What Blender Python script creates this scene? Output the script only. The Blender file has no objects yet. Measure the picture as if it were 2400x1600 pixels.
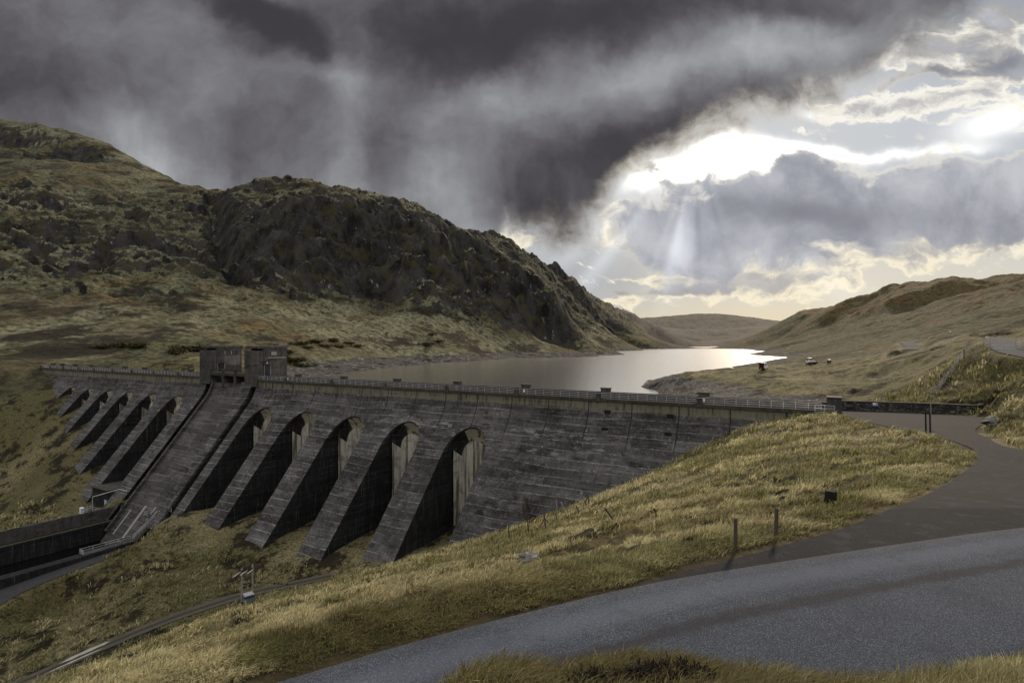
import bpy, bmesh, math, random
import numpy as np
from mathutils import Vector, Matrix, kdtree

# ------------------------------------------------------------------ camera, sky, sun, exposure
sc = bpy.context.scene
COL = sc.collection
H = 11.5                                   # eye height above the dam crest (crest is z = 0)
F = 1333.0                                 # focal length in photo pixels (2400 wide)
cam_d = bpy.data.cameras.new('camera'); cam_d.sensor_width = 36.0; cam_d.lens = 20.0
cam_d.clip_start = 0.1; cam_d.clip_end = 20000.0
cam = bpy.data.objects.new('camera', cam_d); COL.objects.link(cam)
cam.location = (0, 0, H); cam.rotation_euler = (math.radians(90), 0, 0)
sc.camera = cam
sc.view_settings.view_transform = 'Standard'; sc.view_settings.look = 'None'
sc.view_settings.exposure = 0.0; sc.view_settings.gamma = 1.0
sc.cycles.max_bounces = 6; sc.cycles.diffuse_bounces = 3; sc.cycles.glossy_bounces = 3
sc.cycles.transparent_max_bounces = 8
try: sc.cycles.use_denoising = True
except Exception: pass

SUN_AZ = math.radians(29.0); SUN_EL = math.radians(23.0)
sun_d = bpy.data.lights.new('sun', 'SUN'); sun_d.energy = 3.6; sun_d.angle = math.radians(6)
sun_d.color = (1.0, 0.82, 0.60)
sun = bpy.data.objects.new('sun', sun_d); COL.objects.link(sun)
sv = Vector((math.sin(SUN_AZ)*math.cos(SUN_EL), math.cos(SUN_AZ)*math.cos(SUN_EL), math.sin(SUN_EL)))
sun.rotation_euler = (-sv).to_track_quat('-Z', 'Y').to_euler()
sun.location = (200, 500, 300)

def build_world():
    w = bpy.data.worlds.new('World'); sc.world = w; w.use_nodes = True
    nt = w.node_tree; N = nt.nodes; LK = nt.links
    for n in list(N): N.remove(n)
    def lk(a, b): LK.new(a, b)
    def put(sock, v):
        if isinstance(v, bpy.types.NodeSocket): lk(v, sock)
        else: sock.default_value = v
    def M(op, a, b=0.0, c=0.0, clamp=False):
        n = N.new('ShaderNodeMath'); n.operation = op; n.use_clamp = clamp
        put(n.inputs[0], a); put(n.inputs[1], b); put(n.inputs[2], c); return n.outputs[0]
    def VM(op, a, b=(0, 0, 0), c=None):
        n = N.new('ShaderNodeVectorMath'); n.operation = op
        put(n.inputs[0], a); put(n.inputs[1], b)
        if c is not None: put(n.inputs[2], c)
        return n
    def SS(x, a, b):
        n = N.new('ShaderNodeMapRange'); n.interpolation_type = 'SMOOTHSTEP'
        put(n.inputs[0], x); n.inputs[1].default_value = a; n.inputs[2].default_value = b
        n.inputs[3].default_value = 0; n.inputs[4].default_value = 1; return n.outputs[0]
    def MIX(f, a, b):
        n = N.new('ShaderNodeMix'); n.data_type = 'RGBA'
        put(n.inputs[0], f); put(n.inputs[6], a); put(n.inputs[7], b); return n.outputs[2]
    def noise(vec, scale, detail=6, rough=0.55, dist=0.0):
        n = N.new('ShaderNodeTexNoise'); n.noise_dimensions = '3D'
        put(n.inputs['Vector'], vec); n.inputs['Scale'].default_value = scale
        n.inputs['Detail'].default_value = detail; n.inputs['Roughness'].default_value = rough
        n.inputs['Distortion'].default_value = dist
        return n
    tc = N.new('ShaderNodeTexCoord')
    sep = N.new('ShaderNodeSeparateXYZ'); lk(tc.outputs['Generated'], sep.inputs[0])
    x, y, z = sep.outputs
    yc = M('MAXIMUM', y, 0.3)
    U = M('DIVIDE', x, yc); V = M('DIVIDE', z, yc)
    cmb = N.new('ShaderNodeCombineXYZ'); put(cmb.inputs[0], U); put(cmb.inputs[1], V)
    P0 = cmb.outputs[0]
    def uv(dx, dy): return ((dx/.98-1200)/F, (800-dy/.98)/F)
    wn = noise(P0, 3.2, 5, .55)
    warp = VM('MULTIPLY_ADD', wn.outputs['Color'], (.16, .16, 0), (-.08, -.08, 0)).outputs[0]
    P1 = VM('ADD', P0, warp).outputs[0]
    wn2 = noise(P0, 11.0, 4, .6)
    warp2 = VM('MULTIPLY_ADD', wn2.outputs['Color'], (.06, .06, 0), (-.03, -.03, 0)).outputs[0]
    P2 = VM('ADD', P1, warp2).outputs[0]
    def lobe(P, cx, cy, rx, ry, rot=0.0):
        u, v = uv(cx, cy)
        m = N.new('ShaderNodeMapping'); m.vector_type = 'TEXTURE'
        lk(P, m.inputs[0]); m.inputs[1].default_value = (u, v, 0)
        m.inputs[2].default_value = (0, 0, math.radians(rot))
        m.inputs[3].default_value = (rx/.98/F, ry/.98/F, 1)
        d = VM('DOT_PRODUCT', m.outputs[0], m.outputs[0]).outputs['Value']
        return M('POWER', 0.42, d)
    def lobes(P, items, base=0.0):
        acc = base
        for it in items:
            acc = M('MULTIPLY_ADD', lobe(P, *it[:-1]), it[-1], acc)
        return acc
    def ramp1(x, pts):        # piecewise linear scalar curve
        lo = pts[0][0]; hi = pts[-1][0]
        mr = N.new('ShaderNodeMapRange'); put(mr.inputs[0], x)
        mr.inputs[1].default_value = lo; mr.inputs[2].default_value = hi
        r = N.new('ShaderNodeValToRGB'); lk(mr.outputs[0], r.inputs[0])
        el = r.color_ramp.elements
        while len(el) > 1: el.remove(el[-1])
        for i, (px, val) in enumerate(pts):
            e = el[0] if i == 0 else el.new((px-lo)/(hi-lo))
            e.position = (px-lo)/(hi-lo); e.color = (val, val, val, 1)
        return r.outputs[0]
    # --- clear air: the Nishita sky, warm low down, toned towards grey-blue above
    sky = N.new('ShaderNodeTexSky'); sky.sky_type = 'NISHITA'; sky.sun_disc = False
    sky.sun_elevation = SUN_EL; sky.sun_rotation = SUN_AZ
    sky.air_density = 1.0; sky.dust_density = 2.0; sky.ozone_density = 1.0
    nish = VM('SCALE', sky.outputs[0]); nish.inputs[3].default_value = 0.05
    tone = MIX(SS(V, .0, .10), (.77, .665, .46, 1), (.64, .62, .555, 1))
    tone = MIX(SS(V, .10, .26), tone, (.47, .52, .58, 1))
    tone = MIX(SS(V, .38, .6), tone, (.30, .34, .40, 1))
    clear = MIX(.07, tone, nish.outputs[0])
    clear = MIX(lobes(P0, [(1290, 640, 210, 90, 0, .85)]), clear, (.37, .385, .43, 1))
    sunprox = lobes(P0, [(1690, 390, 430, 230, 0, 1.0), (2250, 300, 230, 120, 0, .6)])
    sunprox2 = lobes(P1, [(1640, 385, 140, 46, 8, 1.35), (1850, 352, 170, 22, 0, .62), (2060, 350, 200, 12, -2, .36), (2290, 290, 130, 55, 20, .62), (1880, 262, 60, 16, 10, .5), (2080, 250, 70, 14, 10, .45),
                          (1480, 425, 55, 22, 20, .8)])
    clear = VM('MULTIPLY_ADD', (1.0, .95, .86), M('MULTIPLY', M('POWER', sunprox2, 2.2), 2.2), clear).outputs[0]
    # --- lit cumulus scraps in the clear air
    st = VM('MULTIPLY', P2, (1.0, 1.9, 1)).outputs[0]
    f1 = noise(st, 12.0, 9, .6).outputs[0]
    wm = lobes(P0, [(1980, 578, 260, 36, 3, 1.08), (1640, 640, 200, 16, 2, .9), (1780, 665, 220, 30, 0, .8), (2110, 112, 130, 42, 8, 1.05), (2330, 80, 60, 40, 0, .9), (2270, 470, 110, 50, -20, .6),
                    (2060, 245, 180, 34, 10, .9), (1180, 548, 60, 20, 0, .9), (1420, 515, 50, 36, 45, .95), (2300, 215, 120, 60, 0, .6), (1470, 690, 80, 14, 0, .5), (2300, 545, 140, 40, -15, .5)])
    d1 = M('ADD', M('MULTIPLY', wm, .36), M('SUBTRACT', f1, .60))
    a1 = SS(d1, .0, .11)
    core1 = SS(d1, .09, .30)
    c1 = MIX(core1, (.98, .88, .66, 1), (.46, .44, .43, 1))
    c1 = MIX(SS(V, .1, .3), c1, MIX(core1, (1.0, .96, .86, 1), (.5, .49, .49, 1)))
    col = MIX(M('MULTIPLY', a1, .9), clear, c1)
    # --- grey-blue cloud bank below the sun
    f2 = noise(VM('MULTIPLY', P1, (1.0, 1.6, 1)).outputs[0], 6.5, 10, .62).outputs[0]
    bank = lobes(P1, [(2020, 455, 400, 62, -3, 1.0), (1720, 505, 240, 68, 0, 1.0), (1560, 560, 170, 55, 0, .95), (2330, 425, 240, 60, -4, 1.0), (1800, 555, 230, 36, 0, .6),
                      (1610, 650, 180, 18, 0, .75), (1815, 378, 55, 30, 40, .85), (2260, 165, 190, 26, 8, .72), (2080, 195, 120, 16, 8, .5), (2120, 130, 140, 18, 5, .55),
                      (2240, 40, 200, 45, 0, .5), (1760, 608, 200, 18, 0, .6), (2120, 510, 240, 34, 0, .55), (1480, 665, 120, 10, 0, .5)])
    d2 = M('ADD', M('MULTIPLY', bank, .9), M('MULTIPLY', M('SUBTRACT', f2, .5), 2.9))
    a2 = SS(d2, .27, .66)
    rim = M('SUBTRACT', 1.0, SS(d2, .32, .80))
    shade2 = noise(P1, 8.0, 8, .6).outputs[0]
    gcol = MIX(SS(shade2, .3, .7), (.29, .30, .345, 1), (.56, .57, .61, 1))
    gcol = MIX(M('MULTIPLY', lobes(P1, [(1810, 495, 210, 45, -3, 1.0), (2240, 155, 170, 20, 10, .8), (2150, 480, 180, 40, 0, .4)]), .9), gcol, (.20, .205, .24, 1))
    gcol = MIX(SS(V, .13, .05), gcol, (.36, .335, .33, 1))
    rcol = VM('SCALE', (1.0, .94, .82)); put(rcol.inputs[3], M('MULTIPLY_ADD', sunprox, .75, .40))
    c2 = MIX(rim, gcol, rcol.outputs[0])
    col = MIX(M('MULTIPLY', a2, .97), col, c2)
    # --- shafts of light falling from the break
    du = M('SUBTRACT', U, uv(1600, 0)[0]); dv = M('SUBTRACT', V, uv(0, 330)[1])
    ang = M('ARCTAN2', du, M('MULTIPLY', dv, -1.0))
    cang = N.new('ShaderNodeCombineXYZ'); put(cang.inputs[0], M('MULTIPLY', ang, 3.1)); cang.inputs[1].default_value = 7.3
    ray = noise(cang.outputs[0], 1.0, 2, .5).outputs[0]
    ray = SS(ray, .35, .7)
    rmask = lobes(P0, [(1450, 590, 200, 85, 30, 1.0), (1850, 660, 160, 60, -30, .35)])
    rayc = VM('SCALE', (.85, .9, .95)); put(rayc.inputs[3], M('MULTIPLY', M('MULTIPLY', ray, rmask), .48))
    col = VM('ADD', col, rayc.outputs[0]).outputs[0]
    # --- the storm cloud with rain curtains
    Ub = ramp1(U, [(uv(a, 0)[0], .5 + uv(0, b)[1]*.5) for a, b in
                [(900, 700), (1120, 640), (1160, 545), (1230, 545), (1290, 565), (1350, 555), (1420, 480), (1460, 425),
                 (1500, 385), (1580, 345), (1720, 305), (1830, 262), (1960, 215), (2080, 130), (2220, 20), (2500, -150), (3000, -500)]])
    vb = M('MULTIPLY', M('SUBTRACT', Ub, .5), 2.0)
    f3 = noise(P1, 6.0, 8, .6).outputs[0]
    d3 = M('ADD', M('SUBTRACT', V, vb), M('MULTIPLY', M('SUBTRACT', f3, .5), .26))
    a3 = SS(d3, -.028, .05)
    stv = VM('MULTIPLY', P0, (1.0, .16, 1)).outputs[0]
    streak = noise(stv, 10.0, 5, .55).outputs[0]
    streak2 = noise(VM('MULTIPLY', P1, (1.0, .3, 1)).outputs[0], 4.5, 4, .5).outputs[0]
    big = noise(P1, 2.4, 7, .55).outputs[0]
    fine = noise(P2, 8.0, 7, .58).outputs[0]
    g = lobes(P2, [
        (60, 190, 230, 75, 0, -.13), (60, 60, 160, 60, 0, -.05), (430, 70, 230, 100, 20, .07), (560, 190, 160, 60, 20, .05),
        (600, 40, 130, 45, -25, -.15), (680, 115, 110, 42, -30, -.16), (560, 10, 160, 30, -10, -.10),
        (1130, 50, 280, 85, 0, -.13), (1400, 25, 300, 55, 8, -.13), (950, 120, 130, 60, 0, -.08), (1080, 150, 150, 40, 15, -.08),
        (1800, 5, 170, 24, 0, -.10), (760, 185, 85, 45, -10, .14), (790, 330, 45, 190, 5, .13), (1000, 330, 30, 150, 0, .05), (560, 330, 40, 140, 8, -.05), (300, 335, 120, 75, -35, .17), (360, 400, 90, 60, -30, .10),
        (910, 290, 90, 170, 0, -.07), (600, 330, 220, 90, 0, -.05), (1330, 190, 300, 60, 12, .10), (1080, 240, 160, 70, 0, .08), (1640, 130, 230, 70, 15, .15),
        (1900, 90, 200, 80, 0, .17), (1430, 320, 190, 65, 14, -.12), (1380, 410, 90, 75, 0, -.11), (1210, 450, 60, 90, 0, -.08), (1300, 330, 40, 60, 0, .05), (1270, 510, 80, 50, 0, -.07),
        (1060, 440, 120, 90, 0, .09), (1130, 330, 40, 110, 0, .05), (1700, 250, 190, 45, 15, -.06), (940, 470, 140, 60, 0, .05), (1090, 540, 110, 40, 0, .14)], .415)
    g = M('MULTIPLY_ADD', M('SUBTRACT', big, .5), .30, g)
    g = M('MULTIPLY_ADD', M('SUBTRACT', fine, .5), .32, g)
    low = SS(V, .46, .24)
    g = M('MULTIPLY_ADD', M('MULTIPLY', M('SUBTRACT', streak, .5), low), .30, g)
    g = M('MULTIPLY_ADD', M('MULTIPLY', M('SUBTRACT', streak2, .5), low), .28, g)
    g = M('SMOOTH_MAX', g, .255, .12)
    gl = M('POWER', g, 2.2)
    gt = N.new('ShaderNodeMix'); gt.data_type = 'RGBA'
    put(gt.inputs[0], SS(g, .25, .6)); gt.inputs[6].default_value = (1.04, .97, 1.09, 1); gt.inputs[7].default_value = (.98, 1.0, 1.05, 1)
    storm = VM('SCALE', gt.outputs[2]); put(storm.inputs[3], gl)
    edge = M('MULTIPLY', M('SUBTRACT', 1.0, SS(d3, -.02, .075)), sunprox)
    c3 = MIX(M('MULTIPLY', edge, .85), storm.outputs[0], (1.0, .9, .74, 1))
    col = MIX(a3, col, c3)
    # --- the sky overhead and behind: unseen broken overcast, brightened as fill light for dam and land
    f4 = noise(tc.outputs['Generated'], 2.2, 6, .55).outputs[0]
    bk = MIX(SS(f4, .35, .68), (.44, .44, .47, 1), (1.55, 1.52, 1.49, 1))
    col = MIX(M('MAXIMUM', SS(y, .30, -.15), SS(V, .66, .9)), col, bk)
    col = MIX(SS(z, -.02, -.2), col, (.06, .055, .04, 1))
    bg = N.new('ShaderNodeBackground'); lk(col, bg.inputs[0]); bg.inputs[1].default_value = 1.0
    out = N.new('ShaderNodeOutputWorld'); lk(bg.outputs[0], out.inputs[0])
    w.cycles.sampling_method = 'MANUAL'; w.cycles.sample_map_resolution = 512
build_world()

# ------------------------------------------------------------------ helpers
random.seed(7); rng = np.random.default_rng(11)
def tag(o, label=None, cat=None, group=None, kind=None):
    if label: o['label'] = label
    if cat: o['category'] = cat
    if group: o['group'] = group
    if kind: o['kind'] = kind
    return o
def empty(name, loc=(0, 0, 0), rz=0.0):
    o = bpy.data.objects.new(name, None); COL.objects.link(o); o.empty_display_size = .5
    o.location = loc; o.rotation_euler = (0, 0, rz); return o
class MB:
    """collects shapes and links them as ONE mesh object"""
    def __init__(s): s.v = []; s.f = []
    def add(s, vs, fs):
        b = len(s.v); s.v += [tuple(map(float, p)) for p in vs]; s.f += [tuple(i+b for i in f) for f in fs]; return s
    def box(s, c, d, rz=0.0, M=None):
        x, y, z = d[0]/2, d[1]/2, d[2]/2
        vs = [Vector((a*x, b*y, e*z)) for e in (-1, 1) for b in (-1, 1) for a in (-1, 1)]
        R = M if M is not None else Matrix.Rotation(rz, 3, 'Z')
        vs = [R @ p + Vector(c) for p in vs]
        return s.add(vs, [(0, 2, 3, 1), (4, 5, 7, 6), (0, 1, 5, 4), (2, 6, 7, 3), (0, 4, 6, 2), (1, 3, 7, 5)])
    def cham(s, c, d, b=.03, rz=0.0):
        """box with chamfered edges"""
        bm = bmesh.new(); bmesh.ops.create_cube(bm, size=1)
        for v in bm.verts: v.co = Vector((v.co.x*d[0], v.co.y*d[1], v.co.z*d[2]))
        bmesh.ops.bevel(bm, geom=list(bm.edges), offset=min(b, min(d)*.45), segments=1, affect='EDGES')
        R = Matrix.Rotation(rz, 3, 'Z'); bm.verts.index_update()
        s.add([R @ v.co + Vector(c) for v in bm.verts], [[v.index for v in f.verts] for f in bm.faces]); bm.free(); return s
    def tube(s, p0, p1, r0, r1=None, n=8, cap=True):
        p0 = Vector(p0); p1 = Vector(p1); r1 = r0 if r1 is None else r1
        d = (p1-p0); q = d.to_track_quat('Z', 'Y') if d.length > 1e-9 else Matrix.Identity(3).to_quaternion()
        vs = []
        for p, r in ((p0, r0), (p1, r1)):
            for i in range(n):
                a = 2*math.pi*i/n; vs.append(p + q @ Vector((r*math.cos(a), r*math.sin(a), 0)))
        fs = [(i, (i+1) % n, n+(i+1) % n, n+i) for i in range(n)]
        if cap: fs += [tuple(reversed(range(n))), tuple(range(n, 2*n))]
        return s.add(vs, fs)
    def path(s, pts, r, n=6):
        for a, b in zip(pts[:-1], pts[1:]): s.tube(a, b, r, r, n)
        return s
    def prism(s, poly, axis, a, b):
        """poly: 2D points; axis 'x': (y,z) swept over x etc."""
        def P(t, p):
            return {'x': (t, p[0], p[1]), 'y': (p[0], t, p[1]), 'z': (p[0], p[1], t)}[axis]
        n = len(poly); vs = [P(a, p) for p in poly] + [P(b, p) for p in poly]
        fs = [tuple(reversed(range(n))), tuple(range(n, 2*n))] + [(i, (i+1) % n, n+(i+1) % n, n+i) for i in range(n)]
        return s.add(vs, fs)
    def grid(s, P):
        P = np.asarray(P, float); a, b = P.shape[:2]
        vs = P.reshape(-1, 3)
        fs = [(i*b+j, i*b+j+1, (i+1)*b+j+1, (i+1)*b+j) for i in range(a-1) for j in range(b-1)]
        return s.add(vs, fs)
    def build(s, name, mat, parent=None, smooth=False, norm=True):
        me = bpy.data.meshes.new(name); me.from_pydata(s.v, [], s.f)
        if norm:
            bm = bmesh.new(); bm.from_mesh(me); bmesh.ops.recalc_face_normals(bm, faces=bm.faces); bm.to_mesh(me); bm.free()
        if mat: me.materials.append(mat)
        if smooth: me.polygons.foreach_set('use_smooth', [True]*len(me.polygons))
        o = bpy.data.objects.new(name, me); COL.objects.link(o)
        if parent: o.parent = parent
        return o
def children(o): return [c for c in bpy.data.objects if c.parent == o]
def copy_tree(o, parent=None):
    c = o.copy(); COL.objects.link(c)
    if parent: c.parent = parent
    for ch in children(o): copy_tree(ch, c)
    return c

# ------------------------------------------------------------------ materials
class Mat:
    def __init__(s, name, rough=.9, spec=.25):
        s.m = bpy.data.materials.new(name); s.m.use_nodes = True
        s.nt = s.m.node_tree; s.N = s.nt.nodes; s.L = s.nt.links
        s.b = s.N['Principled BSDF']; s.b.inputs['Roughness'].default_value = rough
        s.b.inputs['Specular IOR Level'].default_value = spec
        s.tc = s.N.new('ShaderNodeTexCoord')
    def put(s, k, v):
        if isinstance(v, bpy.types.NodeSocket): s.L.new(v, k)
        else: k.default_value = v
    def base(s, v): s.put(s.b.inputs['Base Color'], v); return s
    def noise(s, scale, detail=5, rough=.55, vec=None, stretch=None, dist=0.0):
        n = s.N.new('ShaderNodeTexNoise'); v = vec or s.tc.outputs['Object']
        if stretch:
            m = s.N.new('ShaderNodeMapping'); s.L.new(v, m.inputs[0]); m.inputs[3].default_value = stretch; v = m.outputs[0]
        s.L.new(v, n.inputs['Vector']); n.inputs['Scale'].default_value = scale
        n.inputs['Detail'].default_value = detail; n.inputs['Roughness'].default_value = rough; n.inputs['Distortion'].default_value = dist
        return n.outputs[0]
    def voro(s, scale, feature='F1', vec=None, stretch=None):
        n = s.N.new('ShaderNodeTexVoronoi'); n.feature = feature; v = vec or s.tc.outputs['Object']
        if stretch:
            m = s.N.new('ShaderNodeMapping'); s.L.new(v, m.inputs[0]); m.inputs[3].default_value = stretch; v = m.outputs[0]
        s.L.new(v, n.inputs['Vector']); n.inputs['Scale'].default_value = scale; return n
    def math(s, op, a, b=0.0, c=0.0):
        n = s.N.new('ShaderNodeMath'); n.operation = op; s.put(n.inputs[0], a); s.put(n.inputs[1], b); s.put(n.inputs[2], c); return n.outputs[0]
    def ss(s, x, a, b, lo=0.0, hi=1.0):
        n = s.N.new('ShaderNodeMapRange'); n.interpolation_type = 'SMOOTHSTEP'; s.put(n.inputs[0], x)
        for i, k in enumerate((a, b, lo, hi)): n.inputs[i+1].default_value = k
        return n.outputs[0]
    def mix(s, f, a, b, mode='MIX'):
        n = s.N.new('ShaderNodeMix'); n.data_type = 'RGBA'; n.blend_type = mode
        def c(v): return (v[0], v[1], v[2], 1) if isinstance(v, tuple) else v
        s.put(n.inputs[0], f); s.put(n.inputs[6], c(a)); s.put(n.inputs[7], c(b)); return n.outputs[2]
    def ramp(s, x, pts):
        r = s.N.new('ShaderNodeValToRGB'); s.put(r.inputs[0], x); el = r.color_ramp.elements
        while len(el) > 1: el.remove(el[-1])
        for i, (p, c) in enumerate(pts):
            e = el[0] if i == 0 else el.new(p)
            e.position = p; e.color = (c[0], c[1], c[2], 1)
        return r.outputs[0]
    def sep(s, v):
        n = s.N.new('ShaderNodeSeparateXYZ'); s.L.new(v, n.inputs[0]); return n.outputs
    def attr(s, name):
        n = s.N.new('ShaderNodeAttribute'); n.attribute_name = name; return n
    def bump(s, h, strength=.5, dist=.05):
        n = s.N.new('ShaderNodeBump'); s.put(n.inputs['Height'], h); n.inputs['Strength'].default_value = strength; n.inputs['Distance'].default_value = dist
        s.L.new(n.outputs[0], s.b.inputs['Normal']); return s

def simple(name, col, rough=.7, var=.25, scale=3.0, spec=.3, metal=0.0):
    m = Mat(name, rough, spec); n = m.noise(scale, 5)
    lo = tuple(c*(1-var) for c in col); hi = tuple(min(1, c*(1+var)) for c in col)
    m.base(m.mix(n, lo, hi)); m.b.inputs['Metallic'].default_value = metal
    m.bump(m.noise(scale*6, 3), .15, .02); return m.m
def glow(name, col): return simple(name, col)

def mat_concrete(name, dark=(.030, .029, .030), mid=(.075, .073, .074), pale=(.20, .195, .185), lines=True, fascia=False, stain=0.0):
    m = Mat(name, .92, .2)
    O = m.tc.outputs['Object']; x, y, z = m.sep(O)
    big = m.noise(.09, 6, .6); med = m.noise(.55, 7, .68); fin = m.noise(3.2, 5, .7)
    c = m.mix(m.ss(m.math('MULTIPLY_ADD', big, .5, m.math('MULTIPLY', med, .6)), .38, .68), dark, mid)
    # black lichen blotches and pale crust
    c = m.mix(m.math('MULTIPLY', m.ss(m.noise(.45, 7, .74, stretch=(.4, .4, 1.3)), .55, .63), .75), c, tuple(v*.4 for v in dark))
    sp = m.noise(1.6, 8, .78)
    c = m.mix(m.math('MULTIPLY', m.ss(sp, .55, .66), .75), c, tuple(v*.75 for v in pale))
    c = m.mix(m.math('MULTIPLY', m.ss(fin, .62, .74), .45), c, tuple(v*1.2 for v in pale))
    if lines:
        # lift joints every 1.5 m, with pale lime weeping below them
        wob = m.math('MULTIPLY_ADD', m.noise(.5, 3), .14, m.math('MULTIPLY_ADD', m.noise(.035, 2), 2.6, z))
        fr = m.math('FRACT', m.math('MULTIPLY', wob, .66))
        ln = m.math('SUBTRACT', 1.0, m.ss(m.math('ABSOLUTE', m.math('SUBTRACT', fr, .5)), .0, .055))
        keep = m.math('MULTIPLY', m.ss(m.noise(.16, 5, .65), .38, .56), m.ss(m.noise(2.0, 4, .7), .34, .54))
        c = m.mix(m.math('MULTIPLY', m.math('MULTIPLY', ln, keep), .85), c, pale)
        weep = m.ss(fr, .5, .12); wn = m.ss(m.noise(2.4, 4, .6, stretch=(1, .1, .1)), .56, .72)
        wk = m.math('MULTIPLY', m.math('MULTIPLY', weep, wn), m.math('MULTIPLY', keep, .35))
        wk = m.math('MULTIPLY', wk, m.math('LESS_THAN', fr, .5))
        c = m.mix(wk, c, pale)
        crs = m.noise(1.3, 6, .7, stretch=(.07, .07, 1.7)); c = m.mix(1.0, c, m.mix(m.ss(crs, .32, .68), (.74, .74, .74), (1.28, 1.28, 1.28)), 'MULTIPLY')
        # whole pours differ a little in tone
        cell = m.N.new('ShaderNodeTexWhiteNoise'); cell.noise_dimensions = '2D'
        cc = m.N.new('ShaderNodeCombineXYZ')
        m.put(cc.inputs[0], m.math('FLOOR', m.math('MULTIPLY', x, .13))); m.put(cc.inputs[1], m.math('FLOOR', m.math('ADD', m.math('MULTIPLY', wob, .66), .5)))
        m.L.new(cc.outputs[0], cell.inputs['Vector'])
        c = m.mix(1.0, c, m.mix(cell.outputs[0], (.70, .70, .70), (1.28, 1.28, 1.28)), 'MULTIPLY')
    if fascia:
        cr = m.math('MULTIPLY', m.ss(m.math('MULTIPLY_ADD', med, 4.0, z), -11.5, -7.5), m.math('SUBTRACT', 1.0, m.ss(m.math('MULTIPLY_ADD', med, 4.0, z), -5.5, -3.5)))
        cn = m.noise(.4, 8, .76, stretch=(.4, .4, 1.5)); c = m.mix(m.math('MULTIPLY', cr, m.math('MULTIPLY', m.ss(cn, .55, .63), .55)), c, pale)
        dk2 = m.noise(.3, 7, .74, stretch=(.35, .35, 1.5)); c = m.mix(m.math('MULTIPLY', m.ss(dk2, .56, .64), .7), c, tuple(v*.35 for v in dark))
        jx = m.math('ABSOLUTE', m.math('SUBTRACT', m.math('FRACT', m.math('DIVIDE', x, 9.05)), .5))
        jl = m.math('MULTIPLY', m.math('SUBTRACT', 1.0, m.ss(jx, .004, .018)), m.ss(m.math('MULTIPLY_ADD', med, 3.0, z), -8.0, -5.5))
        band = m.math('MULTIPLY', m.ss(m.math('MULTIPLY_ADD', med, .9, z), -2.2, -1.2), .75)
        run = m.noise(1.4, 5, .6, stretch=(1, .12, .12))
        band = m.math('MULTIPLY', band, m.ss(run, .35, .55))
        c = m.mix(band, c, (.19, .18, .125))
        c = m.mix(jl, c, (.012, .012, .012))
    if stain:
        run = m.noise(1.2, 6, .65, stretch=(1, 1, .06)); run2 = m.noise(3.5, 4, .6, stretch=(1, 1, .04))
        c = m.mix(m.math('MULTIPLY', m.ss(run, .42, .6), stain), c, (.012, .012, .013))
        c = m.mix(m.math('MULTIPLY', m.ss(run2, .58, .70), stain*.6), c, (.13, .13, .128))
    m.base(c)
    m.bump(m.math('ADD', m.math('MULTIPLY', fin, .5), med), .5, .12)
    return m.m

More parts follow.
